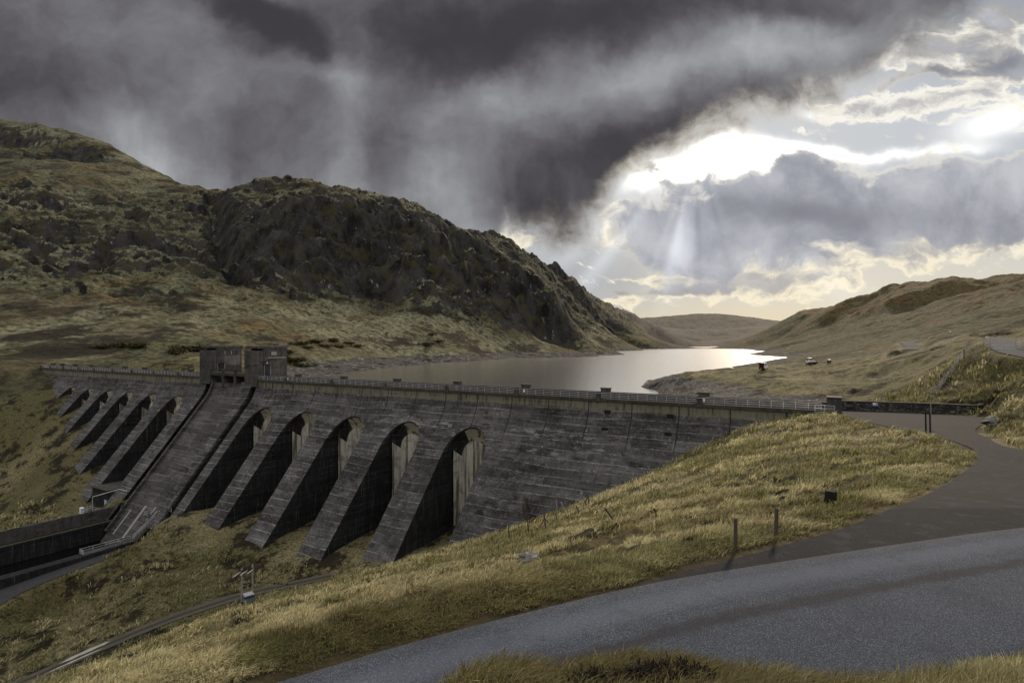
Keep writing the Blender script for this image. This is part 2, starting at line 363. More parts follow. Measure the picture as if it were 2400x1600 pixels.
MAT = {}
def make_mats():
    MAT['dam'] = mat_concrete('weathered_concrete', dark=(.026, .025, .0245), mid=(.085, .081, .079), pale=(.30, .292, .28), fascia=True)
    MAT['butt'] = mat_concrete('buttress_concrete', dark=(.026, .025, .0245), mid=(.085, .081, .079), pale=(.32, .31, .30))
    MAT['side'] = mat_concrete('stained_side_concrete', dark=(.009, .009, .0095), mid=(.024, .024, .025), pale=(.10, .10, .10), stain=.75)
    MAT['chute'] = mat_concrete('chute_concrete', dark=(.035, .033, .032), mid=(.075, .070, .066), pale=(.20, .19, .175))
    MAT['tower'] = mat_concrete('tower_concrete', dark=(.040, .037, .036), mid=(.095, .088, .085), pale=(.22, .21, .20), lines=False, stain=.3)
    MAT['cope'] = mat_concrete('coping_concrete', dark=(.03, .029, .025), mid=(.07, .066, .054), pale=(.17, .165, .135), lines=False)
    # sheltered, still pale concrete at the back of the bays
    m = Mat('sheltered_concrete', .9, .2)
    run = m.noise(.9, 6, .6, stretch=(1, 1, .05)); big = m.noise(.3, 5)
    c = m.mix(big, (.34, .325, .28), (.52, .50, .44))
    c = m.mix(m.ss(run, .46, .60), c, (.10, .088, .06)); c = m.mix(m.math('MULTIPLY', m.ss(m.noise(.35, 6, .7), .5, .62), .6), c, (.12, .115, .10))
    c = m.mix(m.math('MULTIPLY', m.ss(m.noise(2.2, 4, .6, stretch=(1, 1, .07)), .6, .7), .8), c, (.46, .44, .40))
    fr = m.math('FRACT', m.math('MULTIPLY', m.sep(m.tc.outputs['Object'])[2], .32))
    c = m.mix(m.math('MULTIPLY', m.math('SUBTRACT', 1.0, m.ss(fr, 0, .02)), .6), c, (.09, .08, .06))
    m.base(c); m.bump(m.noise(4, 4), .2, .05); MAT['bay'] = m.m
    # board-marked hood over the bay
    m = Mat('board_marked_concrete', .9, .2)
    uvn = m.N.new('ShaderNodeUVMap'); uv_ = m.sep(uvn.outputs[0])
    st = m.math('FRACT', m.math('MULTIPLY', uv_[1], 6.0))
    c = m.mix(m.noise(.5, 5), (.20, .185, .135), (.34, .315, .24))
    c = m.mix(m.math('MULTIPLY', m.math('SUBTRACT', 1.0, m.ss(st, .0, .16)), .7), c, (.05, .045, .03))
    c = m.mix(m.ss(m.noise(.8, 6, .6), .50, .66), c, (.03, .028, .024))
    m.base(c); MAT['hood'] = m.m
    MAT['frame'] = simple('pale_precast_concrete', (.27, .26, .235), .9, .3, 2)
    MAT['rail'] = simple('galvanised_steel', (.42, .42, .45), .45, .2, 8, .5, .3)
    MAT['greybox'] = simple('grey_painted_steel', (.20, .23, .26), .5, .15, 4, .5)
    MAT['wood'] = simple('weathered_wood', (.075, .062, .05), .95, .5, 9)
    MAT['palewood'] = simple('pale_pole_wood', (.26, .235, .20), .95, .35, 5)
    MAT['darkwood'] = simple('wet_dark_wood', (.022, .018, .016), .9, .5, 7)
    MAT['white'] = simple('white_paint', (.75, .76, .78), .4, .06, 3, .5)
    MAT['black'] = simple('black_paint', (.012, .012, .014), .25, .3, 4, .5)
    MAT['red'] = simple('red_paint', (.50, .03, .02), .3, .1, 4, .5)
    MAT['navy'] = simple('dark_blue_paint', (.02, .025, .045), .3, .2, 4, .5)
    MAT['glass'] = simple('dark_glass', (.012, .014, .016), .06, .2, 4, .6)
    MAT['tyre'] = simple('tyre_rubber', (.012, .012, .012), .9, .2, 9)
    MAT['steel'] = simple('bare_steel', (.30, .30, .31), .35, .2, 6, .5, .8)
    MAT['blue'] = simple('pale_blue_paint', (.42, .48, .58), .5, .12, 3)
    MAT['signblue'] = simple('sign_blue', (.05, .12, .42), .5, .1, 3)
    MAT['signred'] = simple('sign_red', (.5, .05, .05), .5, .1, 3)
    MAT['ceramic'] = simple('pale_ceramic', (.7, .7, .68), .2, .1, 6, .6)
    MAT['yellow'] = simple('old_yellow_paint', (.22, .19, .06), .7, .4, 2)
    # stone wall
    m = Mat('dry_stone', .95, .15)
    vo = m.voro(1.0, 'F1', stretch=(2.4, 2.4, 5.0)); ve = m.voro(1.0, 'DISTANCE_TO_EDGE', stretch=(2.4, 2.4, 5.0))
    wn = m.N.new('ShaderNodeSeparateColor'); m.L.new(vo.outputs['Color'], wn.inputs[0])
    c = m.ramp(wn.outputs[0], [(0, (.025, .024, .024)), (.5, (.06, .056, .052)), (.8, (.10, .095, .088)), (1, (.2, .19, .175))])
    c = m.mix(m.ss(ve.outputs['Distance'], 0, .07), (.008, .008, .008), c)
    c = m.mix(m.math('MULTIPLY', m.ss(m.noise(2.0, 5), .5, .65), .5), c, (.03, .035, .015))
    m.base(c); m.bump(m.ss(ve.outputs['Distance'], 0, .12), .9, .1); MAT['stone'] = m.m
    m = Mat('lichened_rock', .95, .15)
    c = m.mix(m.noise(2.5, 6, .7), (.05, .048, .045), (.22, .215, .20)); c = m.mix(m.ss(m.noise(9, 4), .55, .65), c, (.32, .31, .29))
    m.base(c); m.bump(m.noise(6, 6, .65), .6, .08); MAT['rock'] = m.m
    # water
    m = Mat('lake_water', .205, .5); m.b.inputs['IOR'].default_value = 1.42
    m.base((.66, .635, .59, 1)); m.b.inputs['Metallic'].default_value = 1.0
    h = m.math('ADD', m.noise(.9, 4, .6, stretch=(1, .55, 1)), m.math('MULTIPLY', m.noise(.13, 3, .5), 1.4))
    m.bump(h, .14, .18); MAT['lake'] = m.m
    m = Mat('dark_pool_water', .04, .5); m.base((.004, .004, .004, 1)); m.bump(m.noise(1.2, 3), .06, .1); MAT['pool'] = m.m
    m = Mat('muddy_puddle', .12, .5); m.base(m.mix(m.noise(.8, 4), (.30, .28, .245, 1)[:3], (.40, .375, .33))); MAT['puddle'] = m.m
    # asphalt: UV x = across in metres, y = along in metres
    def asphalt(name, c0, c1, stripe):
        m = Mat(name, .95, .08); G = m.tc.outputs['Object']
        uvn = m.N.new('ShaderNodeUVMap'); u, v, _ = m.sep(uvn.outputs[0])
        sp = m.noise(30, 3, .8, vec=G); agg = m.voro(85, 'F1', vec=G)
        sc_ = m.N.new('ShaderNodeSeparateColor'); m.L.new(agg.outputs['Color'], sc_.inputs[0])
        patch = m.noise(.35, 5, .6, vec=G); patch2 = m.noise(1.6, 5, .6, vec=G)
        c = m.mix(m.ss(patch, .3, .7), c0, c1)
        c = m.mix(m.ss(sc_.outputs[0], .45, 1.0), tuple(k*.45 for k in c0), c)
        c = m.mix(m.math('MULTIPLY', m.ss(sc_.outputs[1], .90, .97), .55), c, tuple(min(1, k*2.3) for k in c1))
        c = m.mix(m.math('MULTIPLY', m.ss(sp, .5, .7), .35), c, tuple(k*.35 for k in c0))
        if stripe:
            uw = m.math('MULTIPLY_ADD', m.math('SUBTRACT', patch2, .5), .5, u)
            cs = m.math('ABSOLUTE', m.math('SUBTRACT', uw, 2.05))
            k = m.math('MULTIPLY', m.math('SUBTRACT', 1.0, m.ss(cs, .06, .34)), .62)
            c = m.mix(k, c, (.020, .018, .020))
            ed = m.math('SUBTRACT', 1.0, m.ss(m.math('MULTIPLY_ADD', m.math('SUBTRACT', patch2, .5), .9, u), -.1, .38))
            c = m.mix(m.math('MULTIPLY', ed, .35), c, (.045, .044, .047))
            pale = m.math('SUBTRACT', 1.0, m.ss(m.math('ABSOLUTE', m.math('SUBTRACT', uw, .9)), .1, .7))
            c = m.mix(m.math('MULTIPLY', pale, .22), c, tuple(k*1.5 for k in c1))
            rub = m.noise(.9, 6, .65, vec=G); c = m.mix(m.math('MULTIPLY', m.ss(rub, .54, .66), .35), c, tuple(k*.5 for k in c0))
        else:
            c = m.mix(m.math('MULTIPLY', m.ss(patch2, .5, .7), .4), c, tuple(k*1.5 for k in c1))
        m.base(c); m.bump(m.math('ADD', sc_.outputs[0], sp), .35, .012); return m.m
    MAT['road'] = asphalt('grey_chip_asphalt', (.060, .070, .092), (.100, .114, .144), True)
    MAT['branch'] = asphalt('dark_old_asphalt', (.0165, .018, .022), (.029, .031, .037), False)
    m = Mat('far_road_surface', .97, .05); m.base(m.mix(m.noise(.3, 4), (.040, .042, .047), (.070, .073, .080))); MAT['farroad'] = m.m
    m = Mat('gravel_track', .95, .15); n = m.noise(.6, 6, .65)
    c = m.mix(n, (.045, .040, .032), (.10, .09, .072)); c = m.mix(m.ss(m.noise(5, 4), .55, .7), c, (.15, .14, .12))
    uvn = m.N.new('ShaderNodeUVMap'); u, v, _ = m.sep(uvn.outputs[0])
    mid = m.math('SUBTRACT', 1.0, m.ss(m.math('ABSOLUTE', m.math('SUBTRACT', u, .5)), .08, .2))
    c = m.mix(m.math('MULTIPLY', mid, .85), c, (.035, .032, .016)); m.base(c); m.bump(n, .5, .1); MAT['track'] = m.m
    m = Mat('dark_gravel', .95, .15); n = m.noise(.5, 6, .65)
    c = m.mix(n, (.024, .023, .025), (.055, .053, .056)); c = m.mix(m.ss(m.noise(6, 4), .56, .7), c, (.11, .105, .10)); m.base(c); MAT['gravel'] = m.m
    # land cover: attribute 'cover' r = rock, g = gravel / bare shore, b = near moor grass (green), a = near ground, or hill rising to the crests for painted sun glow; geometry decides where
    def land(name, near):
        m = Mat(name, .97, .08)
        at = m.attr('cover'); s = m.N.new('ShaderNodeSeparateColor'); m.L.new(at.outputs['Color'], s.inputs[0])
        rock, shore, green = s.outputs[0], s.outputs[1], s.outputs[2]
        O = m.tc.outputs['Object']
        if near:
            a = m.noise(.045, 6, .6); b = m.noise(.35, 6, .65); f = m.noise(2.2, 5, .7)
            st = m.noise(1.1, 5, .65, stretch=(1, 1, .3))
        else:
            a = m.noise(.008, 7, .62); b = m.noise(.05, 7, .68); f = m.noise(.22, 5, .7)
            st = m.noise(.03, 6, .65, stretch=(1, .35, 1))
        hillm = at.outputs['Alpha']
        if near:
            straw = m.mix(m.ss(f, .3, .7), (.060, .050, .026), (.27, .23, .13)); olive = m.mix(m.ss(f, .3, .7), (.028, .027, .012), (.135, .122, .056)); rust = m.mix(f, (.055, .038, .020), (.16, .11, .056))
        else:
            straw = m.mix(m.ss(f, .3, .7), (.062, .062, .036), (.235, .225, .145)); olive = m.mix(m.ss(f, .3, .7), (.025, .027, .014), (.12, .12, .064)); rust = m.mix(f, (.10, .062, .026), (.27, .155, .065))
        heath = (.014, .011, .008)
        c = m.mix(m.ss(m.math('MULTIPLY_ADD', green, .35, a), .42, .66), straw, olive)
        c = m.mix(m.math('MULTIPLY', m.ss(m.math('ADD', m.math('MULTIPLY_ADD', b, .5, m.math('MULTIPLY', a, .5)), m.math('MULTIPLY', m.math('POWER', hillm, 3.0), .16)), .53, .6), .55), c, rust)  # rust tone weighted to the hill crests, painting in their orange sun glow
        c = m.mix(m.math('MULTIPLY', m.ss(st, .42, .62), .6), c, olive)
        c = m.mix(m.math('MULTIPLY', m.ss(b, .585, .64), .85), c, heath)
        if near:
            c = m.mix(m.math('MULTIPLY', m.ss(f, .55, .75), .35), c, heath)
            big = m.noise(.09, 7, .72); c = m.mix(m.math('MULTIPLY', m.ss(big, .51, .57), .9), c, heath); c = m.mix(m.math('MULTIPLY', hillm, .6), c, (.040, .033, .016))
        else:
            sp = m.noise(.16, 6, .78); c = m.mix(m.math('MULTIPLY', m.ss(sp, .52, .61), .85), c, heath); c = m.mix(m.math('MULTIPLY', hillm, .38), c, (.03, .027, .014))
            big = m.noise(.018, 8, .74, stretch=(1, .6, 2.0)); c = m.mix(m.math('MULTIPLY', m.ss(big, .49, .59), m.math('MULTIPLY_ADD', hillm, -.7, .9)), c, heath)
            br = m.mix(f, (.034, .027, .016), (.085, .065, .036)); b2 = m.noise(.011, 7, .68, stretch=(1, .7, 1.6)); c = m.mix(m.math('MULTIPLY', m.ss(b2, .50, .60), m.math('MULTIPLY_ADD', hillm, -.45, .5)), c, br)
        # rock: dark crag with pale weathered slabs
        O2 = m.noise(.05 if not near else .4, 8, .72, stretch=(1, 1, .35)); O3 = m.noise(.16 if not near else 1.2, 7, .75, stretch=(1, 1, .25))
        rc = m.mix(m.ss(O2, .34, .72), (.008, .008, .0075), (.058, .057, .053)); rc = m.mix(m.math('MULTIPLY', m.ss(O3, .60, .66), m.ss(m.noise(.022 if not near else .1, 5, .6), .42, .56)), rc, (.22, .215, .205))
        rc = m.mix(m.math('MULTIPLY', m.ss(b, .5, .62), .7), rc, (.05, .045, .02))
        rf = m.ss(m.math('ADD', rock, m.math('MULTIPLY', m.math('SUBTRACT', b, .5), 1.5)), .42, .62)
        c = m.mix(rf, c, rc)
        gr = m.mix(f, (.018, .017, .016), (.085, .082, .077)); gr = m.mix(m.ss(m.noise(.25 if not near else .9, 7, .75), .55, .62), gr, (.22, .215, .205)); gr = m.mix(m.ss(m.noise(.12, 6, .7), .52, .6), gr, (.016, .014, .011))
        gf = m.ss(m.math('ADD', shore, m.math('MULTIPLY', m.math('SUBTRACT', b, .5), 1.2)), .42, .58)
        c = m.mix(gf, c, gr)
        m.base(c)
        m.bump(m.math('ADD', m.math('MULTIPLY', b, 1.0), m.math('MULTIPLY', f, .5)), .8, .3 if near else 5.0)
        return m.m
    MAT['land'] = land('moor_grass_ground', True); MAT['hill'] = land('hillside_cover', False)
    m = Mat('far_moor', .97, .05); c = m.mix(m.noise(.006, 8, .65), (.050, .045, .040), (.115, .102, .084)); m.base(m.mix(m.math('MULTIPLY', m.ss(m.noise(.02, 7, .7, stretch=(1, .4, 1)), .5, .6), .7), c, (.035, .030, .026))); MAT['farmoor'] = m.m
    # grass blades: attribute 'tint' r = random, g = patch (straw/green)
    m = Mat('grass_blades', .85, .12)
    at = m.attr('tint'); s = m.N.new('ShaderNodeSeparateColor'); m.L.new(at.outputs['Color'], s.inputs[0])
    straw = m.mix(s.outputs[0], (.16, .138, .066), (.62, .56, .33)); green = m.mix(s.outputs[0], (.050, .054, .018), (.24, .228, .09))
    c = m.mix(s.outputs[1], straw, green); c = m.mix(s.outputs[2], c, (.09, .048, .018)); m.base(c)
    tr = m.N.new('ShaderNodeBsdfTranslucent'); m.L.new(c, tr.inputs[0])
    mx = m.N.new('ShaderNodeMixShader'); mx.inputs[0].default_value = .35
    out = m.N['Material Output']; m.L.new(m.b.outputs[0], mx.inputs[1]); m.L.new(tr.outputs[0], mx.inputs[2]); m.L.new(mx.outputs[0], out.inputs[0])
    MAT['grass'] = m.m
    MAT['heather'] = simple('dry_heather', (.020, .015, .010), .95, .5, 12)
    MAT['twig'] = simple('bare_twigs', (.035, .027, .020), .95, .4, 8)
make_mats()

# ------------------------------------------------------------------ dam frame
def ray(px, py): return np.array([(px-1200)/F, 1., -(py-800)/F])
def atz(px, py, z):
    d = ray(px, py); return np.array([0, 0, H]) + d*((z-H)/d[2])
def atd(px, py, d): return np.array([0, 0, H]) + ray(px, py)*d
DR = atz(1915, 963, 0); DL = atz(95, 862, 0)
CD = DL-DR; LEN = float(np.linalg.norm(CD)); CD = CD/LEN; DN = np.array([-CD[1], CD[0], 0.])
ROT = math.atan2(CD[1], CD[0])
def W(s, u, v): return DR + CD*s + DN*u + np.array([0, 0, v])
def to_su(x, y):
    qx = x-DR[0]; qy = y-DR[1]; return qx*CD[0]+qy*CD[1], qx*DN[0]+qy*DN[1]
def prof(v):
    """downstream offset of the face at height v below the crest"""
    v = np.asarray(v, float); t = np.clip((-1.2-v)/6.3, 0, 1)
    return np.where(v > -7.5, 2.97*t**1.75, 2.97+(-v-7.5)*.826)

# ------------------------------------------------------------------ roads (defined first: the ground is graded to them)
def disp(px, py): return px/.98, py/.98
def zroad(d):
    return float(np.interp(d, [0, 20.5, 29, 38, 52, 65, 87, 97, 130], [5.5, 5.5, 4.4, 3.5, 2.5, 1.5, .15, -.25, -.6]))
def on_road(px, py):
    px, py = disp(px, py); lo, hi = 5.0, 130.0
    g = lambda d: (11.5-(py-800)/F*d)-zroad(d)
    for _ in range(60):
        mid = (lo+hi)/2
        if g(mid) > 0: lo = mid
        else: hi = mid
    return atd(px, py, lo)
def catmull(P, n):
    P = np.asarray(P, float); Q = np.vstack([2*P[0]-P[1], P, 2*P[-1]-P[-2]]); out = []
    for i in range(1, len(Q)-2):
        for t in np.linspace(0, 1, n, endpoint=False):
            a, b, c, d = Q[i-1], Q[i], Q[i+1], Q[i+2]
            out.append(.5*((2*b)+(-a+c)*t+(2*a-5*b+4*c-d)*t*t+(-a+3*b-3*c+d)*t**3))
    out.append(P[-1]); return np.array(out)
upper = [np.array([-30., -2., 4.9]), np.array([-18., 3.0, 5.2]), np.array([-9.5, 7.25, 5.4]), np.array([-5.2, 9.45, 5.45])] + [on_road(*p) for p in [(900, 1490), (1200, 1410), (1500, 1340), (1800, 1290), (2100, 1245), (2352, 1212)]]
upper += [np.array([24., 20.0, 5.5]), np.array([36., 22., 5.56]), np.array([55., 22.5, 6.0]), np.array([80., 20., 7.2])]
upper = catmull(upper, 30)
tan = np.gradient(upper, axis=0); tan[:, 2] = 0; tan /= np.linalg.norm(tan, axis=1)[:, None]
nrm = np.stack([tan[:, 1], -tan[:, 0], 0*tan[:, 0]], 1)
ROADW = 5.1
road_grid = np.stack([upper + nrm*w for w in np.linspace(0, ROADW, 13)], 1)
road_edge = road_grid.copy()
road_grid[:, :, 2] += -.04*(np.clip(np.linspace(-1, 1, 13), 0, 1)**2)[None, :]
pairsL = [(1440, 1352), (1500, 1334), (1650, 1293), (1800, 1252), (1975, 1198), (2100, 1148), (2200, 1093), (2245, 1055), (2232, 1030), (2180, 1010), (2135, 997), (2060, 984), (1990, 969), (1940, 954), (1917, 946)]
pairsR = [(1440, 1362), (1520, 1345), (1690, 1318), (1870, 1288), (2150, 1245), (2352, 1222), None, None, (2352, 1034), (2270, 1005), (2240, 987), (2262, 960), (2120, 950), (2000, 943), (1925, 940)]
EL, ER = [], []
for a, b in zip(pairsL, pairsR):
    EL.append(on_road(*a)); ER.append(on_road(*b) if b else None)
ER[6] = np.array([23.0, 19.75, 5.2]); ER[7] = np.array([38., 25., 4.7])
EL = catmull(EL, 24); ER = catmull(ER, 24)
branch_grid = np.stack([EL*(1-t)+ER*t for t in np.linspace(0, 1, 33)], 1)
for i in range(branch_grid.shape[0]):
    for j in range(branch_grid.shape[1]): branch_grid[i, j, 2] = zroad(branch_grid[i, j, 1]) - .0
def strip(cl, w, n=5):
    cl = np.asarray(cl); t = np.gradient(cl, axis=0); t[:, 2] = 0; t /= np.linalg.norm(t, axis=1)[:, None]
    nn = np.stack([t[:, 1], -t[:, 0], 0*t[:, 0]], 1)
    return np.stack([cl+nn*k for k in np.linspace(-w/2, w/2, n)], 1)
# valley track, gravel yard path, far roads
trackc = catmull([atd(*disp(-60, 1610), 88), atd(*disp(60, 1562), 92), atd(*disp(240, 1482), 98), atd(*disp(400, 1417), 104.5), atd(*disp(560, 1365), 111.5), atd(*disp(660, 1343), 113.5), atd(*disp(760, 1322), 114.5)], 12)
track_grid = strip(trackc, 3.2, 7)
yardc = catmull([W(151, 33, -40.2), W(151.0, 42, -40.6), W(150.5, 50, -41.1), W(149, 58, -41.8), W(145, 66, -42.6), W(140, 76, -43.5)], 10)
yard_grid = strip(yardc, 6.5, 7)
farc = catmull([atd(2128, 819, 190), atd(2141, 816, 200), atd(2133, 808, 215), atd(2126, 803, 230), atd(2150, 798.5, 245), atd(2200, 795.5, 250), atd(2250, 792.5, 250), atd(2300, 791, 230), atd(2330, 792, 160), atd(2342, 797, 135), atd(2350, 806, 118), atd(2356, 815, 107), atd(2380, 826, 98), atd(2440, 838, 90)], 10)
far_grid = strip(farc, 4.6, 5)

# ------------------------------------------------------------------ terrain surface
CP = []                                     # world control points
def D(px, py, d): CP.append(atd(px/.98, py/.98, d))
def S(px, py, d): CP.append(atd(px, py, d))
def Z(px, d, z): CP.append(np.array([(px-1200)/F*d, d, z]))
def A(s, u, v): CP.append(W(s, u, v))
# dam toe and valley floor
for a in [(1.9, -2.5, -.8), (16, 1.7, -5.9), (24.1, 6, -11.1), (32.5, 9.7, -15.6), (37.4, 12.1, -18.5), (49, 15.8, -23), (60.4, 19.3, -27.3),
          (73, 23.2, -32.0), (80, 23.8, -32.9), (94, 24.9, -34.1), (113, 25.2, -34.5), (130, 25, -34.2), (146, 24.5, -33.6), (152, 27, -37.0),
          (177, 23.5, -33.0), (193, 26, -35.6), (206, 22.2, -30.8), (223.3, 17.3, -24.9), (237, 13.9, -20.8), (252, 10.5, -16.7), (264.8, 6, -11.2), (276, 3.5, -8.2), (291, .3, -2.6), (298, 0, -.4),
          (67, 3, -29), (85, 3, -30.5), (103, 3, -31), (121, 3, -31), (139, 3, -31), (185, 4, -29), (200, 4, -26), (216, 4, -22), (231, 4, -17.5), (246, 3, -14), (160, 10, -42), (160, 30, -43), (40, 0, -18)]:
    A(*a)
for s, v in [(5, -4), (20, -9), (40, -14), (70, -20), (100, -22), (140, -24), (170, -20), (200, -14), (230, -6), (255, -3), (280, -1)]: A(s, -12, v)
for a in [(152, 40, -40.8), (150, 60, -42), (140, 45, -40), (120, 45, -38.5), (173, 36, -36.2), (174, 50, -38), (176, 66, -40.5), (188, 40, -38), (100, 55, -39.8), (85, 45, -35)]: A(*a)
# valley below the dam, left bank
S(0, 872, 236); S(0, 960, 216); S(0, 1060, 202); S(60, 1120, 188); S(0, 1190, 178); S(110, 1000, 208); S(120, 900, 236); S(-150, 880, 236); S(-150, 1000, 215); S(-200, 1200, 180)
S(570, 1393, 111.4); S(566, 1430, 104.5); S(245, 1515, 98); S(61, 1597, 91); S(776, 1347, 114.8); S(300, 1400, 117); S(100, 1440, 121); S(430, 1340, 122); S(640, 1330, 121); S(-100, 1500, 118)
S(0, 1420, 126); S(180, 1480, 106)
# near slope
for a in [(918, 1327, 76), (714, 1398, 62), (566, 1441, 55), (490, 1490, 49), (255, 1571, 41), (60, 1660, 36), (1122, 1378, 22), (1100, 1310, 60), (400, 1600, 21), (700, 1500, 22), (900, 1440, 20), (900, 1380, 38), (560, 1560, 17.5)]: S(*a)
S(1350, 1330, 20); S(1350, 1250, 42); S(1350, 1190, 75); S(1600, 1300, 17.6); S(1600, 1200, 30); S(1600, 1120, 60); S(1850, 1200, 24); S(1850, 1110, 42); S(1850, 1030, 70); S(2050, 1120, 32); S(2050, 1050, 52)
S(1900, 985, 88); S(2150, 1080, 39)
for p in upper[::23]: CP.append(p - np.array([0, 0, .1]))
for g in (road_grid[::35, -1], branch_grid[::31, 0], branch_grid[72::31, -1]):
    for p in g: CP.append(p - np.array([0, 0, .1]))
for g in (track_grid[::14, 3], yard_grid[::12, 3], far_grid[::9, 2]):
    for p in g: CP.append(p - np.array([0, 0, .1]))
# camera bank
S(1080, 1640, 4.6); S(1204, 1622, 4.7); S(1310, 1632, 4.8); S(1400, 1602, 4.9); S(1531, 1590, 4.95); S(1700, 1608, 5.2); S(2050, 1630, 6.0); S(2400, 1552, 9.4); Z(1200, 3.0, 9.0); Z(2400, 4.0, 8.6); Z(500, 4, 7.8); Z(0, 5, 6.0); Z(3200, 8, 7.2)
CP.append(np.array([0., -6, 10.2])); CP.append(np.array([12., -6, 9.6])); CP.append(np.array([-14., -6, 7.0])); CP.append(np.array([0., -40, 22])); CP.append(np.array([60., -40, 24])); CP.append(np.array([-70., -30, 0])); CP.append(np.array([60., 0, 12]))
# right bank
for a in [(2400, 950, 62), (2400, 885, 82), (2400, 845, 96), (2330, 985, 76), (2330, 905, 94), (2191, 926, 101), (2206, 905, 103), (2221, 881, 105), (2250, 843, 109), (2259, 836, 109), (2323, 819, 106), (2240, 930, 96), (2330, 860, 102), (2290, 975, 84), (2700, 930, 75), (2700, 820, 110)]: S(*a)
Z(2000, 112, -3.2); Z(1960, 104, -1.0); Z(1900, 122, -4.5); S(2000, 925, 140); S(2150, 925, 112); S(2100, 885, 160); S(1800, 905, 165); S(1700, 918, 172); S(1880, 905, 150); S(1600, 905, 205)
Z(1560, 222, -6.0); Z(1515, 236, -8.6); S(1700, 870, 262); S(1790, 866, 262); S(1897, 851, 298); S(1905, 853.5, 282); S(1943, 849.5, 308); S(2000, 860, 215); S(1740, 863, 300); S(1860, 837, 470); Z(1720, 400, -8.4); Z(1840, 700, -8.5); Z(1857, 1083, -7.6)
S(2100, 832, 240); S(2050, 845, 230); S(1950, 832, 480); S(2000, 815, 620); S(2000, 780, 900); S(2000, 745, 1130); S(2250, 760, 400); S(2250, 720, 650); S(2400, 785, 210); S(2400, 740, 350); S(2400, 690, 600)
S(2143, 740, 700); S(2143, 780, 420); S(1837, 790, 1420); S(1900, 800, 930); S(1900, 775, 1250); S(1837, 808, 1150); S(1735, 810, 2140); S(1760, 790, 2000)
rr = [(1837, 757, 1750), (1860, 746, 1650), (1920, 731, 1480), (1990, 709, 1320), (2040, 706, 1250), (2090, 697, 1200), (2143, 680, 1130), (2200, 668, 1080), (2245, 667, 1030), (2286, 676, 1000), (2340, 662, 930), (2400, 641, 860), (2550, 610, 760), (2800, 560, 620)]
for px, py, d in rr: S(px, py, d)
for px, py, d in rr[3:]: S(px, py+18, d*1.4); S(px, py+45, d*2.2)
for px, py, d in rr[:3]: S(px, py+10, d*1.3)
# distant hills at the head of the loch
for a in [(1450, 738, 4400), (1500, 735, 4600), (1560, 726, 4700), (1640, 720, 4700), (1720, 728, 4700), (1800, 742, 4700)]: D(*a)
for a in [(1500, 757, 7000), (1640, 748, 7000), (1800, 757, 7000), (1900, 750, 6500), (2200, 755, 6000)]: D(*a)
for a in [(1600, 771, 2650), (1680, 756, 2900), (1760, 747, 2900), (1600, 784, 2350), (1690, 778, 2350), (1620, 768, 3500), (1740, 757, 3600), (1560, 781, 2500)]: D(*a)
for px in (1530, 1600, 1680): Z(px/.98, 2080, -7.0)
# loch bed
for px, d in [(1250, 250), (1250, 380), (1100, 330), (1450, 330), (1400, 500), (1550, 700), (1600, 1000), (1650, 1400), (1620, 1800), (1500, 1100), (1350, 600), (1600, 500), (1000, 260), (850, 260), (1480, 230)]: Z(px, d, -16 if d < 1000 else -22)
for dx, dy in [(850, 851), (950, 838.5), (1000, 833.5), (1130, 826.5), (1220, 822), (1300, 815), (1400, 808), (1480, 801.5)]:
    p = atz(dx/.98, dy/.98, -8.0); CP.append(p); CP.append(p + np.array([-.85, .5, 0])*p[1]*.035 + np.array([0, 0, 2.2]))
D(750, 845, 372); D(850, 836, 446); D(660, 842, 300); D(600, 830, 300)
# left mountain
ridge = [(-250, 250, 1700), (-120, 262, 1600), (0, 281, 1500), (60, 293, 1460), (150, 313, 1400), (210, 337, 1330), (270, 368, 1260), (330, 405, 1200), (400, 430, 1130), (445, 447, 1090), (480, 457, 1060),
         (510, 447, 1020), (560, 431, 990), (620, 423, 975), (680, 423, 965), (740, 432, 950), (790, 446, 930), (830, 458, 920), (900, 474, 905), (960, 490, 900), (1010, 505, 900), (1060, 530, 900), (1110, 553, 915), (1150, 582, 925)]
for px, py, d in ridge: D(px, py, d)
for px, py, d in ridge[::2]: D(px, py+30, d*1.35); D(px, py+110, d*2.0); D(px, py+200, d*3.5)
for a in [(0, 812, 300), (0, 700, 430), (0, 600, 560), (0, 500, 720), (0, 400, 960), (0, 335, 1250), (150, 800, 320), (150, 740, 390), (150, 600, 610), (150, 450, 900), (150, 372, 1150), (-250, 700, 430), (-250, 450, 850), (-250, 820, 290),
          (300, 803, 325), (300, 700, 480), (300, 600, 650), (300, 500, 860), (300, 430, 1060), (100, 820, 290), (250, 824, 282), (450, 818, 295),
          (480, 780, 370), (480, 700, 500), (480, 600, 690), (480, 520, 860), (600, 785, 420), (600, 700, 560), (600, 650, 660), (600, 560, 760), (600, 480, 850), (600, 440, 930),
          (700, 785, 455), (700, 695, 610), (700, 650, 700), (700, 560, 752), (700, 480, 820), (700, 440, 900), (850, 785, 535), (850, 725, 650), (850, 682, 735), (850, 600, 778), (850, 520, 820), (850, 480, 872),
          (1000, 785, 600), (1000, 705, 710), (1000, 655, 775), (1000, 590, 808), (1000, 535, 850), (1100, 793, 665), (1100, 735, 760), (1100, 650, 815), (1100, 590, 862), (1200, 795, 730), (1200, 740, 800), (1200, 665, 845), (1260, 700, 860), (1285, 760, 850), (1280, 800, 790), (1170, 605, 915),
          (1225, 650, 900)]: D(*a)
for a in [(1150, 572, 1330), (1190, 596, 1400), (1235, 626, 1470), (1270, 634, 1520), (1300, 652, 1570), (1350, 686, 1700), (1400, 716, 1850), (1440, 731, 2000), (1500, 745, 2250), (1560, 768, 2600),
          (1330, 715, 1280), (1330, 785, 940), (1400, 765, 1350), (1450, 782, 1480), (1500, 780, 1900), (1310, 760, 1050), (1540, 790, 2100)]: D(*a)
